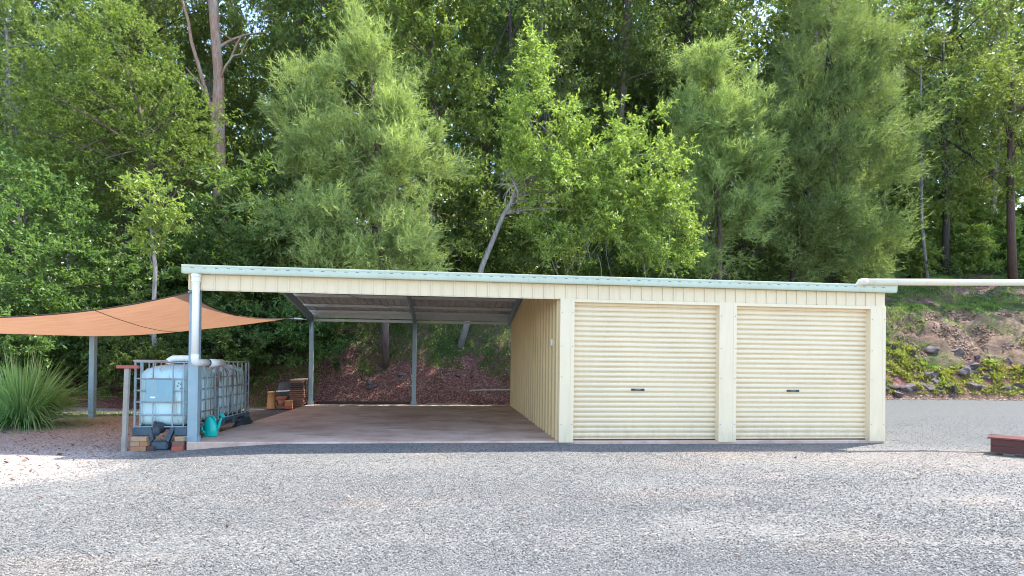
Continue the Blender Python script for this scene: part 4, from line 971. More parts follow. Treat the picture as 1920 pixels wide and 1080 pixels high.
wb.tube([(-7.45, 19.9, 13.3), (-7.9, 19.8, 14.3), (-8.35, 19.8, 15.9), (-8.75, 19.8, 17.2), (-8.9, 19.8, 18.2), (-9.5, 19.8, 20.2)], [0.12, 0.10, 0.09, 0.08, 0.07, 0.04], 7)
wb.tube([(-7.45, 19.9, 15.3), (-7.1, 19.8, 16.1), (-6.7, 19.7, 16.6), (-6.35, 19.7, 16.7), (-6.0, 19.7, 17.5)], [0.07, 0.055, 0.045, 0.04, 0.02], 6)
wb.tube([(-6.9, 19.8, 16.4), (-6.5, 19.7, 17.3), (-6.2, 19.6, 17.7)], [0.06, 0.05, 0.02], 6)
wb.tube([(-7.9, 19.8, 14.3), (-8.2, 19.6, 15.0), (-8.9, 19.6, 15.8)], [0.07, 0.05, 0.02], 6)
plant('gum_tree', 'tall gum with a thick peeling pinkish brown trunk and forked side stems', 'tree', b0, cr, LEAF['gum'], wb, BARK['gum'])
# big pale she-oak
g = np.random.default_rng(5); pr_ = random.Random(5)
b0 = base_at(2.05, 10.7)
lob = [((1.4, 10.9, 5.8), (2.9, 2.3, 2.2)), ((1.4, 11.0, 8.4), (2.1, 1.8, 1.9)), ((1.3, 11.0, 10.6), (1.3, 1.1, 1.5)), ((1.1, 11.0, 12.3), (0.7, 0.7, 1.2)), ((-0.8, 10.9, 9.3), (0.9, 0.9, 2.0)), ((-0.9, 10.9, 11.2), (0.55, 0.5, 1.1)), ((0.4, 10.9, 8.6), (1.3, 1.2, 1.6)), ((3.0, 10.9, 6.6), (1.3, 1.3, 1.4)), ((-0.9, 10.8, 6.6), (1.3, 1.2, 1.5)), ((2.5, 11, 10.4), (.7, .7, 1.2)), ((2.9, 10.9, 8.4), (1.2, 1.2, 1.7)), ((0.0, 10.6, 4.6), (2.0, 1.6, 1.6)), ((2.9, 10.5, 4.8), (1.3, 1.5, 1.7))]
cr, C = needle_crown(g, lob, 760, 12, 18, 0.19, 0.021, 0.6)
plant('casuarina_tree', 'large soft pale green casuarina with feathery upright sprays rising behind the open carport', 'tree', b0, cr, LEAF['needle'],
      wood([b0, (2.0, 10.7, 3.0), (1.8, 10.8, 6.0), (1.6, 10.9, 9.0), (1.3, 11, 12.4)], [0.14, 0.13, 0.10, 0.07, 0.02], pick(C, 45, pr_), pr_, 0.022, 0.25, 0.6), BARK['brown'])
# yellow green broadleaf behind it
g = np.random.default_rng(6); pr_ = random.Random(6)
b0 = base_at(3.4, 19.0)
cr, C = broad_crown(g, [((2.6, 18.8, 16.2), (3.0, 2.6, 2.4)), ((4.6, 18.6, 14.2), (2.2, 2.0, 2.0)), ((1.2, 18.8, 18.6), (2.6, 2.2, 1.9)), ((5.6, 18.6, 11.9), (1.7, 1.6, 1.3)), ((3.6, 18.8, 19.8), (2.0, 2, 1.6)), ((4.0, 18.4, 10.4), (1.6, 1.4, 1.0))], 170, 10, 18, 0.20, 0.09, 0.8, 0.3)
plant('broadleaf_tree', 'tall bright broadleaf tree with clumped yellow green crown right of the pale casuarina top', 'tree', b0, cr, LEAF['lime'],
      wood([b0, (3.4, 19, 10), (3.3, 18.9, 14), (3.0, 18.8, 18)], [0.22, 0.17, 0.12, 0.05], pick(C, 36, pr_), pr_, 0.07, 0.35), BARK['brown'])
# bright leaning tree in the centre
g = np.random.default_rng(7); pr_ = random.Random(7)
b0 = base_at(4.7, 11.3)
lob = [((7.5, 11.4, 10.3), (1.5, 1.4, 2.0)), ((8.3, 11.2, 8.4), (1.9, 1.6, 1.5)), ((7.4, 11.2, 12.3), (0.8, 0.8, 1.0)), ((9.9, 11.3, 9.6), (1.4, 1.3, 1.5)), ((12.0, 11.4, 9.0), (1.6, 1.4, 1.9)), ((12.9, 11.3, 7.3), (1.2, 1.2, 1.2)), ((10.3, 11.1, 7.5), (1.6, 1.4, 1.3)), ((8.2, 11.0, 6.5), (0.8, 0.9, 0.9)), ((11.9, 11.2, 6.3), (1.3, 1.2, 0.9)), ((6.9, 11.3, 8.9), (0.8, 0.9, 0.9)), ((9.3, 10.8, 6.6), (1.3, 1.0, 0.9)), ((9.2, 11.2, 8.6), (1.3, 1.1, 1.2)), ((11.0, 11.1, 7.6), (1.3, 1.1, 1.2)), ((12.6, 11.2, 5.8), (.8, .8, .7))]
cr, C = broad_crown(g, lob, 285, 10, 18, 0.15, 0.048, 0.60, 0.15, 0.5, lump=0.32)
wb = wood([b0, (5.1, 11.35, 3.4), (5.5, 11.4, 5.0), (6.3, 11.4, 7.0), (7.2, 11.4, 8.6), (8.6, 11.3, 10.0)], [0.13, 0.12, 0.105, 0.085, 0.065, 0.03], pick(C, 22, pr_), pr_, 0.028, 0.62, 0.5)
wb.tube(bez((6.3, 11.4, 7.0), (9.0, 11.2, 7.8), (12.4, 11.4, 6.3), 8), [0.05, 0.05, 0.045, 0.04, 0.04, 0.035, 0.03, 0.02, 0.01], 6)
wb.tube(bez((7.0, 11.3, 8.3), (9.5, 11.3, 9.3), (12.1, 11.4, 9.6), 8), [0.08, 0.075, 0.07, 0.06, 0.05, 0.045, 0.04, 0.03, 0.02], 6)
for q in range(26):
    s0 = Vector((pr_.uniform(7.6, 12.6), pr_.uniform(10.7, 11.6), pr_.uniform(5.4, 6.9)))
    e0 = s0 + Vector((pr_.uniform(-.9, .9), pr_.uniform(-.3, .3), -pr_.uniform(0.6, 1.9)))
    wb.tube(bez(s0, s0.lerp(e0, .5)+Vector((pr_.uniform(-.5, .5), 0, .3)), e0, 5), [0.022, 0.02, 0.016, 0.012, 0.009, 0.005], 4)
lean = plant('leaning_tree', 'bright yellow green tree with a leaning grey trunk and drooping bare twigs', 'tree', b0, cr, LEAF['bright'], wb, BARK['grey'])
dw = MB()
for k in range(16):
    s0 = Vector((6.9, 11.0, 8.2)) + Vector((pr_.uniform(-.3, .5), pr_.uniform(-.3, .1), pr_.uniform(-.5, .6)))
    e0 = s0 + Vector((-pr_.uniform(.2, .9), pr_.uniform(-.3, .2), pr_.uniform(-1.0, .7)))
    mdl = s0.lerp(e0, .5) + Vector((-.1, 0, .35))
    pp = bez(s0, mdl, e0, 6); dw.tube(pp, [0.022, 0.02, 0.017, 0.014, 0.01, 0.008, 0.004], 4)
    for j in (2, 3, 4):
        f_ = pp[j] + Vector((pr_.uniform(-.45, .1), pr_.uniform(-.2, .2), pr_.uniform(-.5, .1)))
        dw.tube([pp[j], pp[j].lerp(f_, .5)+Vector((0, 0, .06)), f_], [0.012, 0.009, 0.004], 4)
dw.build('dead_twigs', BARK['pale'], lean)
# slim she-oak, right of centre
g = np.random.default_rng(8); pr_ = random.Random(8)
b0 = base_at(17.0, 15.6)
lob = [((16.6, 15.6, 7.9), (2.2, 1.8, 2.0)), ((17.0, 15.6, 10.9), (1.9, 1.5, 1.9)), ((16.5, 15.6, 13.3), (1.3, 1.1, 1.5)), ((16.2, 15.6, 15.3), (.75, .8, 1.2)), ((18.2, 15.5, 9.6), (1.2, 1.2, 2.0)), ((15.2, 15.4, 11.8), (0.9, 1, 1.6)), ((18.3, 15.4, 12.8), (0.8, 0.8, 1.2))]
cr, C = needle_crown(g, lob, 580, 12, 18, 0.20, 0.023, 0.64)
plant('casuarina_tree', 'slim pale green casuarina with a pointed top behind the gap between the roller doors', 'tree', b0, cr, LEAF['needle'],
      wood([b0, (17, 15.6, 8), (16.8, 15.6, 12), (16.4, 15.6, 15.8)], [0.13, 0.10, 0.06, 0.02], pick(C, 36, pr_), pr_, 0.022, 0.35, 0.6), BARK['brown'])
# big darker she-oak on the right
g = np.random.default_rng(9); pr_ = random.Random(9)
b0 = base_at(21.6, 17.4)
lob = [((23.2, 17.4, 9.5), (4.0, 2.8, 3.2)), ((23.6, 17.4, 13.6), (3.6, 2.6, 3.4)), ((23.8, 17.4, 18.0), (2.7, 2.2, 3.4)), ((24.2, 17.4, 21.8), (1.6, 1.6, 2.6)), ((20.9, 17.2, 12.5), (1.5, 1.5, 2.6)), ((26.6, 17.0, 11.2), (1.4, 1.5, 2.4)), ((21.6, 17, 7.6), (2.0, 1.6, 1.4)), ((25.6, 17, 7.4), (2.0, 1.6, 1.5)), ((23.2, 16.8, 8.0), (2.4, 1.6, 1.6)), ((25.4, 17, 15.2), (1.6, 1.4, 2.2)), ((22.2, 17, 15.4), (1.4, 1.4, 2.0))]
cr, C = needle_crown(g, lob, 1050, 12, 18, 0.22, 0.025, 0.76)
wb = wood([b0, (22.2, 17.4, 8.5), (23.0, 17.4, 12), (23.6, 17.4, 17), (24, 17.4, 22)], [0.22, 0.16, 0.11, 0.05, 0.02], pick(C, 46, pr_), pr_, 0.035, 0.3, 0.5)
plant('casuarina_tree', 'very large darker casuarina with dense hazy needles behind the right roller door', 'tree', b0, cr, LEAF['needle_dark'], wb, BARK['dark'])

# right hand thin trunked trees
def gum_like(seed, name, label, x, y, top, r0, bark, leaf, lobes, n, lean_x=0.0, L=0.17, Wd=0.06, tl=0.8, droop=0.2, limbs=22):
    g = np.random.default_rng(seed); pr_ = random.Random(seed); b0 = base_at(x, y, 0.3); z0 = b0[2]; h = top-z0
    cr, C = broad_crown(g, [((x+a, y+b_, z0+c*h), r_) for (a, b_, c), r_ in lobes], n, 9, 16, L, Wd, tl, 0.2, 0.45, 0.3, droop)
    tr = [b0] + [(x+lean_x*t+0.25*math.sin(3*t+seed), y, z0+h*t) for t in (0.25, 0.5, 0.75, 0.95)]
    return plant(name, label, 'tree', b0, cr, leaf, wood(tr, [r0, r0*0.85, r0*0.7, r0*0.5, r0*0.2], pick(C, limbs, pr_), pr_, r0*0.32, 0.3), bark)
gum_like(21, 'forest_tree', 'tree with a straight near black trunk standing above the right end of the shed', 37.7, 25, 25, 0.24, BARK['dark'], LEAF['lime'],
         [((0, 0, .55), (2.6, 2, 2.6)), ((2, 0, .8), (2.4, 2, 2.2)), ((-2.2, 0, .85), (2.2, 2, 2.2)), ((1.5, -.5, .35), (1.8, 1.4, 1.6)), ((-1.2, 0, .3), (1.6, 1.4, 1.4))], 120)
gum_like(22, 'forest_tree', 'tree with a reddish brown trunk at the far right above the cream pipe', 40.2, 22.6, 22, 0.26, BARK['red'], LEAF['lime'],
         [((.5, 0, .62), (2.2, 2, 2.0)), ((-1.4, 0, .82), (2.2, 2, 2.0)), ((2.2, 0, .85), (2.2, 2, 1.8)), ((-1.0, 0, .45), (1.4, 1.3, 1.1))], 95)
gum_like(23, 'forest_tree', 'thin pale trunked tree just left of the straight black trunk on the right', 35.5, 24, 22, 0.11, BARK['grey'], LEAF['gum'],
         [((0, 0, .5), (1.5, 1.4, 2.0)), ((.6, 0, .8), (1.9, 1.6, 2.2)), ((-1.2, 0, .72), (1.3, 1.3, 1.6))], 75, -0.8)
gum_like(24, 'forest_tree', 'sparse tree with a crooked grey trunk leaning at the top right corner', 46.4, 30, 32, 0.24, BARK['grey'], LEAF['lime'],
         [((-1, 0, .62), (2.6, 2, 2.2)), ((1.4, 0, .78), (2.8, 2.2, 2.2)), ((-2.2, 0, .88), (2.6, 2, 1.9)), ((0, 0, .42), (1.8, 1.8, 1.6))], 105, 1.2)
gum_like(25, 'forest_tree', 'slender leaning tree between the big dark casuarina and the black trunk', 33.6, 26, 27, 0.13, BARK['brown'], LEAF['gum'],
         [((0, 0, .6), (1.8, 1.6, 2.6)), ((.9, 0, .85), (2.0, 2, 2.4)), ((-.8, 0, .38), (1.4, 1.4, 1.5))], 85, 0.9)

# shrubs: three kinds, copied
def shrub_proto(seed, label, leaf, L, Wd, n, x, y, h, lob=None, flat=0.5):
    g = np.random.default_rng(seed); pr_ = random.Random(seed); b0 = base_at(x, y, 0.15); bx, by, bz = b0
    lob = lob or [((0, 0, .62), (1.2, 1.1, .9)), ((-.8, .1, .4), (.9, .9, .7)), ((.9, 0, .42), (.9, .8, .8)), ((.1, -.1, 1.0), (.7, .7, .6)), ((0, -.3, .22), (1.3, .9, .6))]
    cr, C = broad_crown(g, [((bx+a*h/3.2, by+b_*h/3.2, bz+c*h*0.8), tuple(q*h/3.2 for q in r_)) for (a, b_, c), r_ in lob], n, 10, 17, L, Wd, 0.6, 0.1, 0.5, flat=flat)
    t = plant('shrub', label, 'shrub', b0, cr, leaf, wood([b0, (bx, by, bz+h*.4), (bx+.1, by, bz+h*.75)], [0.06, 0.05, 0.02], pick(C, 22, pr_), pr_, 0.025, 0.1), BARK['dark'], 'shrubs under the trees')
    return t
sA = shrub_proto(31, 'dark glossy laurel shrub at the foot of the pinkish gum', LEAF['laurel'], 0.17, 0.06, 85, -4.9, 12.0, 4.2)
sB = shrub_proto(32, 'tall dark shrub standing just left of the rear left carport post', LEAF['laurel'], 0.15, 0.055, 85, -1.5, 10.6, 4.6)
sC = shrub_proto(33, 'light green leafy shrub above the bank behind the cream pipe', LEAF['lime'], 0.20, 0.085, 70, 39.4, 25.2, 3.2)
for src, x, y, rz, sc, lb in (
    (sA, -6.9, 11.2, 1.3, 1.0, 'dark layered shrub directly behind the sail pole'),
    (sA, -2.9, 11.6, 2.2, 1.05, 'dark shrub between the front left post and the rear left post'),
    (sA, -9.2, 8.8, 4.0, 0.75, 'low dark shrub half hidden by the grass clump'),
    (sA, -3.6, 13.4, 5.0, 1.45, 'tall shrub right of the pinkish gum, above the left end of the roof'),
    (sB, -6.0, 13.4, 0.9, 1.2, 'broad dark shrub left of the pinkish gum trunk, above the sail'),
    (sB, -3.3, 9.6, 2.7, 0.72, 'low dark shrub in deep shade right behind the water tanks'),
    (sB, -0.6, 12.6, 4.4, 1.25, 'dark shrub under the left side of the pale casuarina'),
    (sB, -5.3, 8.9, 5.6, 0.7, 'small dark shrub behind the sapling stem'),
    (sC, 35.6, 25.2, 1.0, 0.9, 'light shrub on the bank top just right of the big dark casuarina'),
    (sC, 43.0, 25.8, 2.4, 1.15, 'light leafy shrub under the reddish trunk at the far right'),
    (sC, 47.8, 26.6, 3.4, 1.3, 'large light shrub on the bank top at the right edge'),
    (sC, 17.6, 15.0, 4.6, 0.62, 'small light shrub peeping over the roof below the slim casuarina'),
    (sB, 7.4, 13.8, 1.9, 1.1, 'dark shrub in the gloom under the bright leaning tree'),
    (sA, 11.0, 14.2, 3.1, 1.1, 'dark shrub behind the drooping twigs left of the slim casuarina'),
    (sB, 14.2, 15.4, 3.9, 1.0, 'dark shrub just left of the slim casuarina foot'),
    (sA, 4.6, 14.4, 5.4, 1.2, 'dark shrub right of the pale casuarina, left of the leaning trunk'),
    (sC, 37.4, 28.6, 5.2, 1.5, 'light shrub between the pale thin trunk and the black trunk'),
    (sC, 43.6, 30.0, 0.6, 1.7, 'tall light shrub deep in the trees right of the black trunk'),
    (sC, 50.5, 28.6, 1.9, 1.6, 'leafy light shrub at the far right edge under the trees'),
    (sB, 31.0, 26.0, 2.6, 1.5, 'dark shrub deep in the trees right of the big dark casuarina'),
    (sB, 38.4, 30.0, 3.6, 1.6, 'dark shrub in the distance behind the black trunk'),
    (sB, 20.0, 19.0, 0.4, 1.2, 'dark shrub between the slim casuarina and the big dark casuarina'),
    (sA, 30.6, 23.4, 0.8, 1.1, 'dark shrub at the right foot of the big dark casuarina')):
    copy_plant(src, base_at(x, y, 0.15), rz, sc, lb)

# mid distance forest trees: three built, others copied
def forest_proto(seed, label, x, y, H, leaf, bark, lobes, n, L=0.20, Wd=0.07, r0=0.24):
    return gum_like(seed, 'forest_tree', label, x, y, base_at(x, y, .3)[2]+H, r0, bark, leaf, lobes, n, 0.6, L, Wd, 0.95, 0.25, 30)
LB1 = [((0, 0, .62), (2.8, 2.4, 2.0)), ((1.6, 0, .78), (2.6, 2.4, 1.8)), ((-1.8, 0, .82), (2.6, 2.2, 1.8)), ((.3, 0, .95), (2.4, 2.2, 1.6)), ((-1.3, .2, .48), (1.6, 1.5, 1.2)), ((1.7, .2, .52), (1.5, 1.4, 1.1)), ((-.4, .2, .3), (1.5, 1.4, 1.1))]
LB2 = [((0, 0, .45), (2.6, 2.4, 2.8)), ((.8, 0, .68), (2.8, 2.4, 2.6)), ((-1.2, 0, .85), (2.4, 2.2, 2.2)), ((-.8, 0, .28), (2.0, 1.8, 1.8)), ((1.4, 0, .92), (2.0, 1.8, 1.6))]
fA = forest_proto(41, 'tall gum with a dark trunk behind the spreading tree at upper left', -12.6, 22, 22, LEAF['gum'], BARK['dark'], LB1, 200)
fB = forest_proto(42, 'full crowned forest tree behind the pinkish gum, left of its trunk', -10.4, 25, 20, LEAF['far'], BARK['grey'], LB2, 200)
fC = forest_proto(43, 'narrow dark trunked gum between the pinkish gum and the pale casuarina', -2.4, 21, 21, LEAF['gum'], BARK['brown'], LB1, 190, r0=0.18)
for src, x, y, rz, sc, lb in (
    (fB, -18.5, 22, 1.0, 1.05, 'dense dark forest tree at the top left corner'),
    (fA, -16.0, 28, 2.0, 1.25, 'tall forked gum beside the blue sky gap at top left'),
    (fC, -22.5, 18, 3.0, 0.95, 'forest tree just outside the left edge beyond the leafy tree'),
    (fB, -14.6, 17, 4.1, 0.80, 'dark forest tree behind the leafy tree at the left edge'),
    (fC, -6.0, 29, 5.1, 1.25, 'grey trunked gum far behind the peeling pinkish trunk, right of it'),
    (fA, -0.4, 26, 0.7, 1.1, 'dark trunked gum above the top of the pale casuarina'),
    (fB, -4.6, 24, 1.7, 0.95, 'full leafy tree filling the gap right of the pinkish gum'),
    (fC, 6.4, 25, 2.8, 1.15, 'gum with thin dark stems above the bright leaning tree'),
    (fB, 9.6, 22, 3.7, 0.92, 'dark leafy tree directly behind the bright leaning tree'),
    (fA, 11.6, 28, 4.5, 1.2, 'open crowned gum at the top centre against blue sky'),
    (fC, 14.4, 24, 5.5, 1.1, 'dark straight gum left of the slim casuarina top'),
    (fB, 16.2, 29, 0.3, 1.15, 'bright crowned tree behind the slim casuarina at the top'),
    (fA, 19.8, 26, 1.4, 1.15, 'gum with a dark stem right of the slim casuarina top'),
    (fB, 22.4, 29, 2.2, 1.2, 'leafy tree seen between the two casuarinas near the top'),
    (fC, 28.8, 25, 3.3, 1.2, 'gum right behind the big dark casuarina crown'),
    (fB, 31.5, 30, 4.3, 1.1, 'bright leafy tree at the top, right of the big dark casuarina'),
    (fB, 25.2, 35, 3.9, 1.35, 'tall leafy tree at the top behind the gap between the two casuarinas'),
    (fB, 44.6, 37, 0.2, 1.3, 'broad leafy tree at the back behind the reddish trunk'),
    (fB, 35.0, 37, 2.0, 1.3, 'broad leafy tree at the back right of the big dark casuarina'),
    (fB, 53.5, 35, 4.0, 1.3, 'large leafy tree filling the top right corner'),
    (fB, -20.5, 30, 2.9, 1.25, 'tall leafy tree filling the back of the top left corner'),
    (fA, 41.8, 29, 5.3, 1.1, 'gum with a dark trunk behind the reddish trunk at the far right'),
    (fB, 49.5, 27, 0.9, 1.0, 'full green tree at the far right edge'),
    (fC, 36.4, 33, 1.9, 1.25, 'tall gum at the back above the black trunk on the right'),
    (fA, 7.4, 19.4, 2.5, 0.8, 'half hidden gum stem between the broadleaf tree and the leaning tree')):
    copy_plant(src, base_at(x, y, 0.3), rz, sc, lb)

# the wood farther up the hill reads as one mass
def far_wood():
    g = np.random.default_rng(77); cos = []; fs = []; k = 0; wm = MB(); pr_ = random.Random(77)
    spots = []
    for Y in (32, 37, 43, 50, 58, 68):
        x0, x1 = -0.62*(Y+10)-4, 1.0*(Y+10)+10
        n = int((x1-x0)/4.6)
        for i in range(n): spots.append((x0+(i+g.random())*(x1-x0)/n, Y+g.uniform(-2, 2)))
    for i, (x, y) in enumerate(spots):
        z = sz(x, y); H = g.uniform(15, 24)*(0.9 if y < 40 else 1.0)
        lob = [((x+g.uniform(-1.6, 1.6), y, z+H*f_), (g.uniform(1.6, 2.8), 2.0, g.uniform(1.3, 2.4))) for f_ in ((0.18, 0.38, .56, .7, .82, .95) if y < 40 else (0.05, 0.14, 0.3, .5, .68, .82, .95))]
        (co, f), C = broad_crown(g, lob, 60, 7, 11, 0.40, 0.17, 1.1, 0.2, 0.4, 0.3, 0.2)
        cos.append(co); fs.append(f+k); k += len(co)
        wm.tube([(x, y, z-.3), (x+.2, y, z+H*.5), (x+.3*pr_.uniform(-1, 1), y, z+H)], [0.2, 0.14, 0.04], 6, False)
    o = piece('distant_forest', np_mesh('distant_forest', np.concatenate(cos), np.concatenate(fs), LEAF['far'])); kind(o, 'stuff')
    o['label'] = 'mass of forest crowns rising up the hill behind the nearer trees'
    t = wm.build('distant_trunks', BARK['grey'], None); kind(t, 'stuff'); t['label'] = 'grey trunks of the distant forest on the hill'
far_wood()

# ---------------------------------------------------------------- grass clump, turf, ground cover, litter
def blade_strips(P, D0, L, Wd, droop, rng, seg=5):
    """arching blades: P base, D0 start direction, bending down with droop"""
    n = len(P); S = unit(np.cross(D0, np.array([0, 0, 1.0]) + rng.normal(size=(n, 3))*0.2))
    rows = []
    for i in range(seg+1):
        t = i/seg
        c = P + D0*(L*t)[:, None] + np.array([0, 0, -1.0])*(droop*L*t**2.2)[:, None]
        w = (Wd*(1-t**1.6)*0.5 + 0.0006)[:, None]
        rows += [c - S*w, c + S*w]
    co = np.stack(rows, 1)
    idx = np.arange(n)[:, None]*(2*(seg+1))
    fs = [np.concatenate([idx+2*i, idx+2*i+1, idx+2*i+3, idx+2*i+2], 1) for i in range(seg)]
    return co.reshape(-1, 3), np.stack(fs, 1).reshape(-1, 4)
g = np.random.default_rng(51)
gx, gy_ = -4.95, 3.5; gzz = sz(gx, gy_)
n = 2100
a = g.random(n)*2*math.pi; rr0 = 0.28*np.sqrt(g.random(n)); el = np.clip(g.normal(1.08, 0.28, n), 0.3, 1.5)
P = np.stack([gx+rr0*np.cos(a), gy_+rr0*np.sin(a), np.full(n, gzz-0.02)], 1)
Dv = np.stack([np.cos(a)*np.cos(el), np.sin(a)*np.cos(el), np.sin(el)], 1)
Lb = g.uniform(1.2, 2.4, n); co, f = blade_strips(P, Dv, Lb, g.uniform(0.016, 0.03, n), g.uniform(0.3, 1.05, n)*np.cos(el)**0.3, g, 7)
gc = thing('grass_clump', 'tall arching clump of green and white edged grass at the left edge', 'ornamental grass', (gx, gy_, gzz))
piece('blades', np_mesh('blades', co - np.array((gx, gy_, gzz)), f, LEAF['grass']), gc, (gx, gy_, gzz))
n = 260; a = g.random(n)*2*math.pi; P = np.stack([gx+0.3*np.cos(a), gy_+0.3*np.sin(a), np.full(n, gzz+0.0)], 1)
Dv = unit(np.stack([np.cos(a), np.sin(a), 0.5+0*a], 1)); co, f = blade_strips(P, Dv, g.uniform(0.3, 0.8, n), g.uniform(.012, .02, n), np.full(n, 0.65), g, 4)
piece('dead_blades', np_mesh('dead_blades', co - np.array((gx, gy_, gzz)), f, MT['litter']), gc, (gx, gy_, gzz))

def scatter_blades(name, label, fn, n, L, Wd, mat, seed, elm=1.1):
    g = np.random.default_rng(seed); X, Y = fn(g, n); Z = surf_z(X, Y); n = len(X)
    a = g.random(n)*2*math.pi; el = np.clip(g.normal(elm, .3, n), .2, 1.5)
    Dv = np.stack([np.cos(a)*np.cos(el), np.sin(a)*np.cos(el), np.sin(el)], 1)
    co, f = blade_strips(np.stack([X, Y, Z-0.01], 1), Dv, L*(0.5+g.random(n)), Wd*(0.7+.6*g.random(n)), g.uniform(.1, .5, n), g, 2)
    o = piece(name, np_mesh(name, co, f, mat)); kind(o, 'stuff'); o['label'] = label; return o
def lawn_area(g, n):
    X = g.uniform(-16, -1.6, n); Y = g.uniform(5.2, 9.4, n)
    lo = 5.75 + 0.35*fbm(X*0.6, Y*0, 8) + np.where(X < -4.5, (-4.5-X)*-0.22, 0); hi = lo + 1.3 + 0.6*fbm(X, Y*0, 9) + np.where(X > -4.3, 0.5, 0)
    k = (Y > lo) & (Y < hi); return X[k], Y[k]
scatter_blades('lawn_grass', 'strip of short bright grass behind the grass clump and sail pole', lawn_area, 60000, 0.075, 0.007, LEAF['turf'], 61)
def slope_grass(g, n):
    X = g.uniform(-3.4, -0.1, n); Y = g.uniform(8.7, 12.5, n); k = (fbm(X*0.9, Y*0.9, 21) > -0.06); return X[k], Y[k]
scatter_blades('slope_grass', 'green grass on the slope behind the pots and pavers', slope_grass, 16000, 0.13, 0.012, LEAF['turf'], 62)
def bank_green(g, n):
    X = g.uniform(1.0, 8.0, n); Y = g.uniform(9.5, 13.5, n); z = hill_z(X, Y)
    k = (fbm(X*0.8, Y*0.8, 23)*1.2 + (z-1.35)*0.5 + (X-4)*0.06 > -0.12) & (z > .5); return X[k], Y[k]
scatter_blades('ground_cover', 'low green weeds covering the upper mulch bank behind the carport', bank_green, 42000, 0.14, 0.015, LEAF['turf'], 63, 0.9)
def bank_tufts(g, n):
    X = g.uniform(26, 42, n); Y = foot(X)+g.uniform(1.8, 5.2, n); k = fbm(X*0.9, Y*1.1, 91) > 0.06; return X[k], Y[k]
scatter_blades('bank_tufts', 'sparse dry green tufts on the bare earth of the right bank', bank_tufts, 14000, 0.2, 0.02, LEAF['turf'], 66, 0.9)
def right_grass(g, n):
    X = g.uniform(13, 50, n); Y = g.uniform(13.5, 27, n); z = hill_z(X, Y)
    k = ((z > 1.7+1.6*np.clip((X-28.4)/1.5, 0, 1)) & (z < 2.6)) | (z > 2.6+1.9*np.clip((X-28.4)/1.5, 0, 1)); k = k & (fbm(X*0.6, Y*0.6, 25) > -0.10 + 0.14*np.clip((z-6.2), 0, 1)); return X[k], Y[k]
scatter_blades('bank_grass', 'rough green grass over the upper right bank above the exposed rock', right_grass, 150000, 0.26, 0.022, LEAF['turf'], 64, 0.9)

# leaf litter and mulch chips: thin curled flakes
def flakes(name, label, X, Y, L, Wd, mat, seed, lift=0.012):
    g = np.random.default_rng(seed); n = len(X); Z = surf_z(X, Y)+lift
    dx = (surf_z(X+.1, Y)-surf_z(X-.1, Y))/.2; dy = (surf_z(X, Y+.1)-surf_z(X, Y-.1))/.2
    Nn = unit(np.stack([-dx, -dy, np.ones(n)], 1) + g.normal(size=(n, 3))*0.35)
    T = unit(np.cross(Nn, rnd_unit(g, n))); S = np.cross(Nn, T)
    l = (L*(0.5+g.random(n)))[:, None]; w = (Wd*(0.6+.8*g.random(n)))[:, None]; h = 0.004+0.15*w
    P = np.stack([X, Y, Z], 1)
    co = np.stack([P-T*l*.5, P+S*w*.5+Nn*h, P+T*l*.5, P-S*w*.5+Nn*h, P-Nn*h*.6], 1).reshape(-1, 3)
    b = np.arange(n)[:, None]*5
    f = np.concatenate([b+np.array([0, 3, 1]), b+np.array([1, 3, 2]), b+np.array([0, 1, 4]), b+np.array([1, 2, 4]), b+np.array([2, 3, 4]), b+np.array([3, 0, 4])])
    o = piece(name, np_mesh(name, co, f, mat)); kind(o, 'stuff'); o['label'] = label; return o
g = np.random.default_rng(71)
X = g.uniform(-1.5, 8, 60000); Y = g.uniform(8.35, 12.2, 60000); z = hill_z(X, Y); k = (z+fbm(X*1.1, Y*1.1, 41)*1.6 < 1.25)
flakes('mulch_chips', 'red brown bark mulch covering the foot of the bank behind the carport', X[k][:26000], Y[k][:26000], 0.075, 0.018, MT['chips'], 72)
X = g.uniform(-2, 8, 7000); Y = g.uniform(8.4, 15, 7000)
flakes('fallen_leaves', 'pale dry leaves scattered over the mulch bank', X, Y, 0.085, 0.024, MT['litter'], 73, 0.02)
X = g.uniform(13, 50, 26000); Y = g.uniform(14, 27, 26000); k = (hill_z(X, Y) > 5.6-1.5*(X < 26)) & (g.random(26000) < .6)
flakes('leaf_litter', 'dry leaf litter on the right bank', X[k], Y[k], 0.14, 0.045, MT['litter'], 74, 0.02)
X = g.uniform(25.5, 42, 30000); Y = foot(X)+g.uniform(1.9, 5.6, 30000); k = (fbm(X*0.8, Y*1.6, 83) > 0.04) & (g.random(30000) < 0.35)
flakes('stony_rubble', 'broken stone and clods lying on the bare earth face of the right bank', X[k], Y[k], 0.13, 0.08, MT['rubble'], 78, 0.015)
X = g.uniform(13, 34, 2600); Y = foot(X)-0.15+0.35*g.normal(size=2600)
flakes('bank_foot_litter', 'pebbles and dry leaves along the foot of the right bank', X, Y, 0.10, 0.05, MT['litter'], 79, 0.015)
X = g.uniform(-14, -0.9, 3200); Y = g.uniform(-2.6, 8.5, 3200); k = (fbm(X*.5, Y*.5, 77) > -0.1)
flakes('yard_litter', 'fallen leaves scattered on the brown pebbles left of the shed', X[k], Y[k], 0.07, 0.026, MT['litter'], 75, 0.018)
X = g.uniform(-6, 18, 240); Y = g.uniform(-7, -0.9, 240)
flakes('stray_leaves', 'a few stray dry leaves lying on the grey gravel', X, Y, 0.055, 0.024, MT['litter'], 76, 0.02)

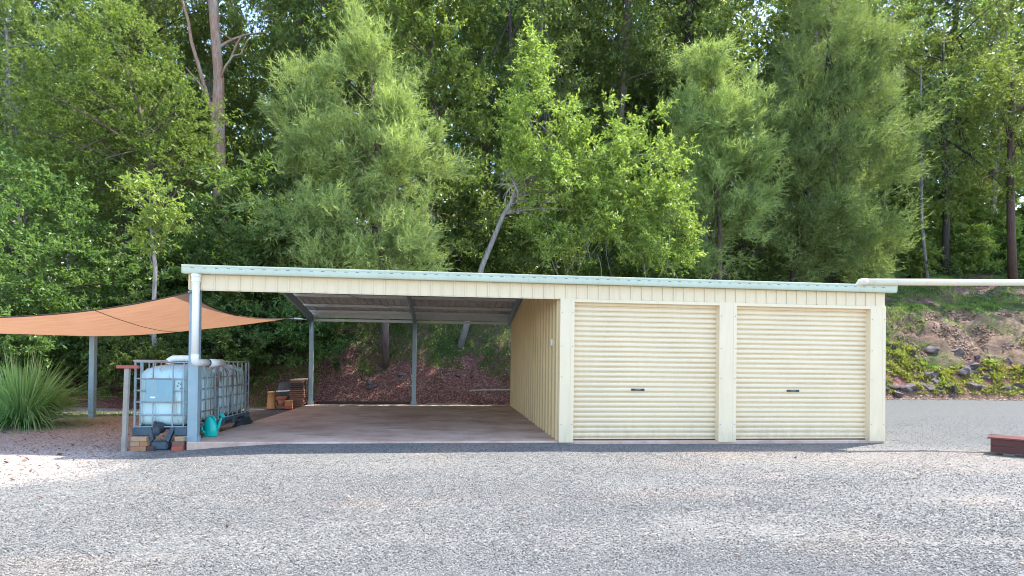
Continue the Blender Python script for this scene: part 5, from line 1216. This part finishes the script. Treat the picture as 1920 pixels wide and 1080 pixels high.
# two seedlings on the mulch bank
for sd, x, y, lb in ((101, 1.35, 10.1, 'thin seedling with a few leaves on the mulch bank left of the straight trunk'), (102, 0.6, 10.2, 'spindly bare stemmed seedling on the mulch bank near the rear left post')):
    g2 = np.random.default_rng(sd); b0 = base_at(x, y, 0.03); pr2 = random.Random(sd)
    cr, C = broad_crown(g2, [((x, y, b0[2]+0.42), (0.22, 0.2, 0.16))], 5, 5, 8, 0.10, 0.04, 0.16)
    plant('seedling', lb, 'seedling', b0, cr, LEAF['laurel'], wood([b0, (x+.02, y, b0[2]+.3), (x-.02, y, b0[2]+.62)], [0.014, 0.011, 0.005], pick(C, 3, pr2), pr2, 0.006), BARK['grey'])

# rocks of the right bank, pieces of the hillside
def rock_mesh(seed, mat, sub=3):
    g = np.random.default_rng(seed); bm = bmesh.new(); bmesh.ops.create_icosphere(bm, subdivisions=sub, radius=1)
    fr = g.normal(size=(14, 3)); fr = fr/np.linalg.norm(fr, axis=1)[:, None]; dd = g.uniform(.42, .8, 14)
    for v in bm.verts:
        p = np.array(v.co)
        for q, d_ in zip(fr, dd):
            e = p@q - d_
            if e > 0: p = p - q*e*1.0
        p = p*(1+0.10*float(fbm(np.array([p[0]*2+seed]), np.array([p[1]*2+p[2]*1.7]), seed)[0]*2))
        v.co = p
    me = bpy.data.meshes.new('rock'); bm.to_mesh(me); bm.free(); me.materials.append(mat); return me
rocks = [rock_mesh(s, MT['rock'], 3) for s in range(6)]
pr_ = random.Random(88)
for i in range(70):
    x = 13.5+i*0.36+pr_.uniform(-.2, .2); y = float(foot(np.array([x]))[0])+pr_.uniform(0.15, 0.75); s = pr_.uniform(.16, .42)
    piece('rock', pr_.choice(rocks), hill, (x, y, sz(x, y)-s*0.05), (pr_.uniform(0, 6), pr_.uniform(-.4, .4), pr_.uniform(0, 6)), (s*1.25, s, s*.75))
for i in range(95):
    x = pr_.uniform(14, 37); y = float(foot(np.array([x]))[0])+pr_.uniform(0.8, 2.6); s = pr_.uniform(.15, .42)
    piece('rock', pr_.choice(rocks), hill, (x, y, sz(x, y)-s*0.1), (pr_.uniform(0, 6), pr_.uniform(-.4, .4), pr_.uniform(0, 6)), (s*1.3, s, s*.8))
for i in range(9):      # stones in the mulch bank behind the carport
    x = pr_.uniform(0.2, 6.2); y = float(foot(np.array([x]))[0])+pr_.uniform(.0, 1.4); s = pr_.uniform(.06, .17)
    piece('rock', pr_.choice(rocks), hill, (x, y, sz(x, y)+s*.1), (pr_.uniform(0, 6), 0, pr_.uniform(0, 6)), (s*1.3, s, s*.7))

# strappy rosettes on the right bank
def rosettes(g, X, Y, L, Wd, nb):
    n = len(X); Z = surf_z(X, Y); a = g.random((n, nb))*2*math.pi; el = g.uniform(.45, 1.35, (n, nb))
    Dv = np.stack([np.cos(a)*np.cos(el), np.sin(a)*np.cos(el), np.sin(el)], -1).reshape(-1, 3)
    P = np.repeat(np.stack([X, Y, Z-0.02], 1), nb, 0); s = np.repeat(0.7+.6*g.random(n), nb)
    return blade_strips(P, Dv, L*s*(.7+.5*g.random(n*nb)), Wd*s, g.uniform(.25, .7, n*nb), g, 4)
g = np.random.default_rng(91)
X = g.uniform(13.5, 40, 5200); Y = foot(X)+0.25+2.5*g.random(5200)
k = (fbm(X*0.55, Y*0.55, 51) > -0.10)
co, f = rosettes(g, X[k], Y[k], 0.34, 0.042, 9)
o = piece('rosette_cover', np_mesh('rosette_cover', co, f, LEAF['cover'])); kind(o, 'stuff'); o['label'] = 'yellow green strappy ground cover spilling over the rocks of the right bank'
for x, y, lb in ((24.9, 15.0, 'small lime green tuft near the corner of the shed at the bank foot'), (27.6, 14.5, 'bright yellow tuft low on the bank between dark rocks'), (27.9, 15.4, 'vivid lime green tuft in the middle of the right bank'), (31.0, 15.2, 'wide golden green tuft above the dark rock at the right')):
    g2 = np.random.default_rng(int(x*10)); q = 5
    co, f = rosettes(g2, x+g2.normal(0, .22, q), y+g2.normal(0, .15, q), 0.5, 0.06, 16); b0 = (x, y, sz(x, y))
    t = thing('bank_plant', lb, 'plant', b0, 'bright tufts on the right bank')
    piece('leaves', np_mesh('leaves', co-np.array(b0), f, LEAF['cover_lime']), t, b0)

# undergrowth on the forest floor
def undergrowth():
    g = np.random.default_rng(95); n = 2600
    X = g.uniform(-26, 55, n); Y = foot(X)+g.uniform(1.5, 16, n)
    k = ~((X > -1) & (X < 8) & (Y < 12.6)) & ~((X > 12) & (Y < foot(X)+11.5) ); X, Y = X[k], Y[k]; Z = surf_z(X, Y); n = len(X)
    T = unit(np.array([0, 0, .9]) + rnd_unit(g, n, 5)*.9); t = g.random((n, 5, 8))
    P = np.stack([X, Y, Z], 1)[:, None, None] + T[:, :, None]*(t*g.uniform(.4, 1.2, (n, 1, 1)))[..., None]
    Dv = unit(T[:, :, None]*.4+rnd_unit(g, n, 5, 8)*.8); P = P.reshape(-1, 3); Dv = Dv.reshape(-1, 3); m = len(P); s = .6+.8*g.random(m)
    co, f = leaf_quads(P, Dv, .22*s, .085*s, g)
    o = piece('undergrowth', np_mesh('undergrowth', co, f, LEAF['fern'])); kind(o, 'stuff'); o['label'] = 'dark low undergrowth on the forest floor'
undergrowth()

# ---------------------------------------------------------------- crushed stone lying on the yard
def gravel():
    g = np.random.default_rng(99); n = 250000
    u = g.random(n); d = 3.2/(1-u*(1-3.2/17.0))          # denser near the camera, where stones show largest
    th = g.uniform(-0.86, 0.86, n)
    X = 4.365 + d*np.tan(th) + 0.11*d; Y = -9.96 + d - 0.1*d*np.tan(th)
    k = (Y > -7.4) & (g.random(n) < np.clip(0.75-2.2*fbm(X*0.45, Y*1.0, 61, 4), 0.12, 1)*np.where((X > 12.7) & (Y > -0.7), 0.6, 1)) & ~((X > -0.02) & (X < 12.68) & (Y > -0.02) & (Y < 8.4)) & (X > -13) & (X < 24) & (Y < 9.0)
    X, Y = X[k], Y[k]; Z = yard_z(X, Y)+0.003
    me = bpy.data.meshes.new('loose_gravel'); co = np.stack([X, Y, Z], 1).astype(np.float32)
    me.vertices.add(len(co)); me.vertices.foreach_set('co', co.ravel()); me.update(); me.materials.append(MT['stone'])
    o = piece('loose_gravel', me); kind(o, 'stuff'); o['label'] = 'loose crushed grey stone covering the yard'
    nt = bpy.data.node_groups.new('gravel_scatter', 'GeometryNodeTree')
    nt.interface.new_socket('Geometry', in_out='INPUT', socket_type='NodeSocketGeometry')
    nt.interface.new_socket('Geometry', in_out='OUTPUT', socket_type='NodeSocketGeometry')
    gi = nt.nodes.new('NodeGroupInput'); go = nt.nodes.new('NodeGroupOutput')
    ico = nt.nodes.new('GeometryNodeMeshIcoSphere'); ico.inputs['Radius'].default_value = 0.0082; ico.inputs['Subdivisions'].default_value = 1
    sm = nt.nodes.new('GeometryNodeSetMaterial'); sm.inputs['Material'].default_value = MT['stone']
    ip = nt.nodes.new('GeometryNodeInstanceOnPoints')
    rr_ = nt.nodes.new('FunctionNodeRandomValue'); rr_.data_type = 'FLOAT_VECTOR'; rr_.inputs[0].default_value = (-0.5, -0.5, 0); rr_.inputs[1].default_value = (0.5, 0.5, 6.283)
    rs = nt.nodes.new('FunctionNodeRandomValue'); rs.data_type = 'FLOAT_VECTOR'; rs.inputs[0].default_value = (0.4, 0.35, 0.25); rs.inputs[1].default_value = (1.7, 1.3, 0.7); rs.inputs['Seed'].default_value = 7
    L = nt.links
    L.new(gi.outputs[0], ip.inputs['Points']); L.new(ico.outputs['Mesh'], sm.inputs['Geometry']); L.new(sm.outputs[0], ip.inputs['Instance'])
    L.new(rr_.outputs[0], ip.inputs['Rotation']); L.new(rs.outputs[0], ip.inputs['Scale']); L.new(ip.outputs[0], go.inputs[0])
    md = o.modifiers.new('scatter', 'NODES'); md.node_group = nt
gravel()
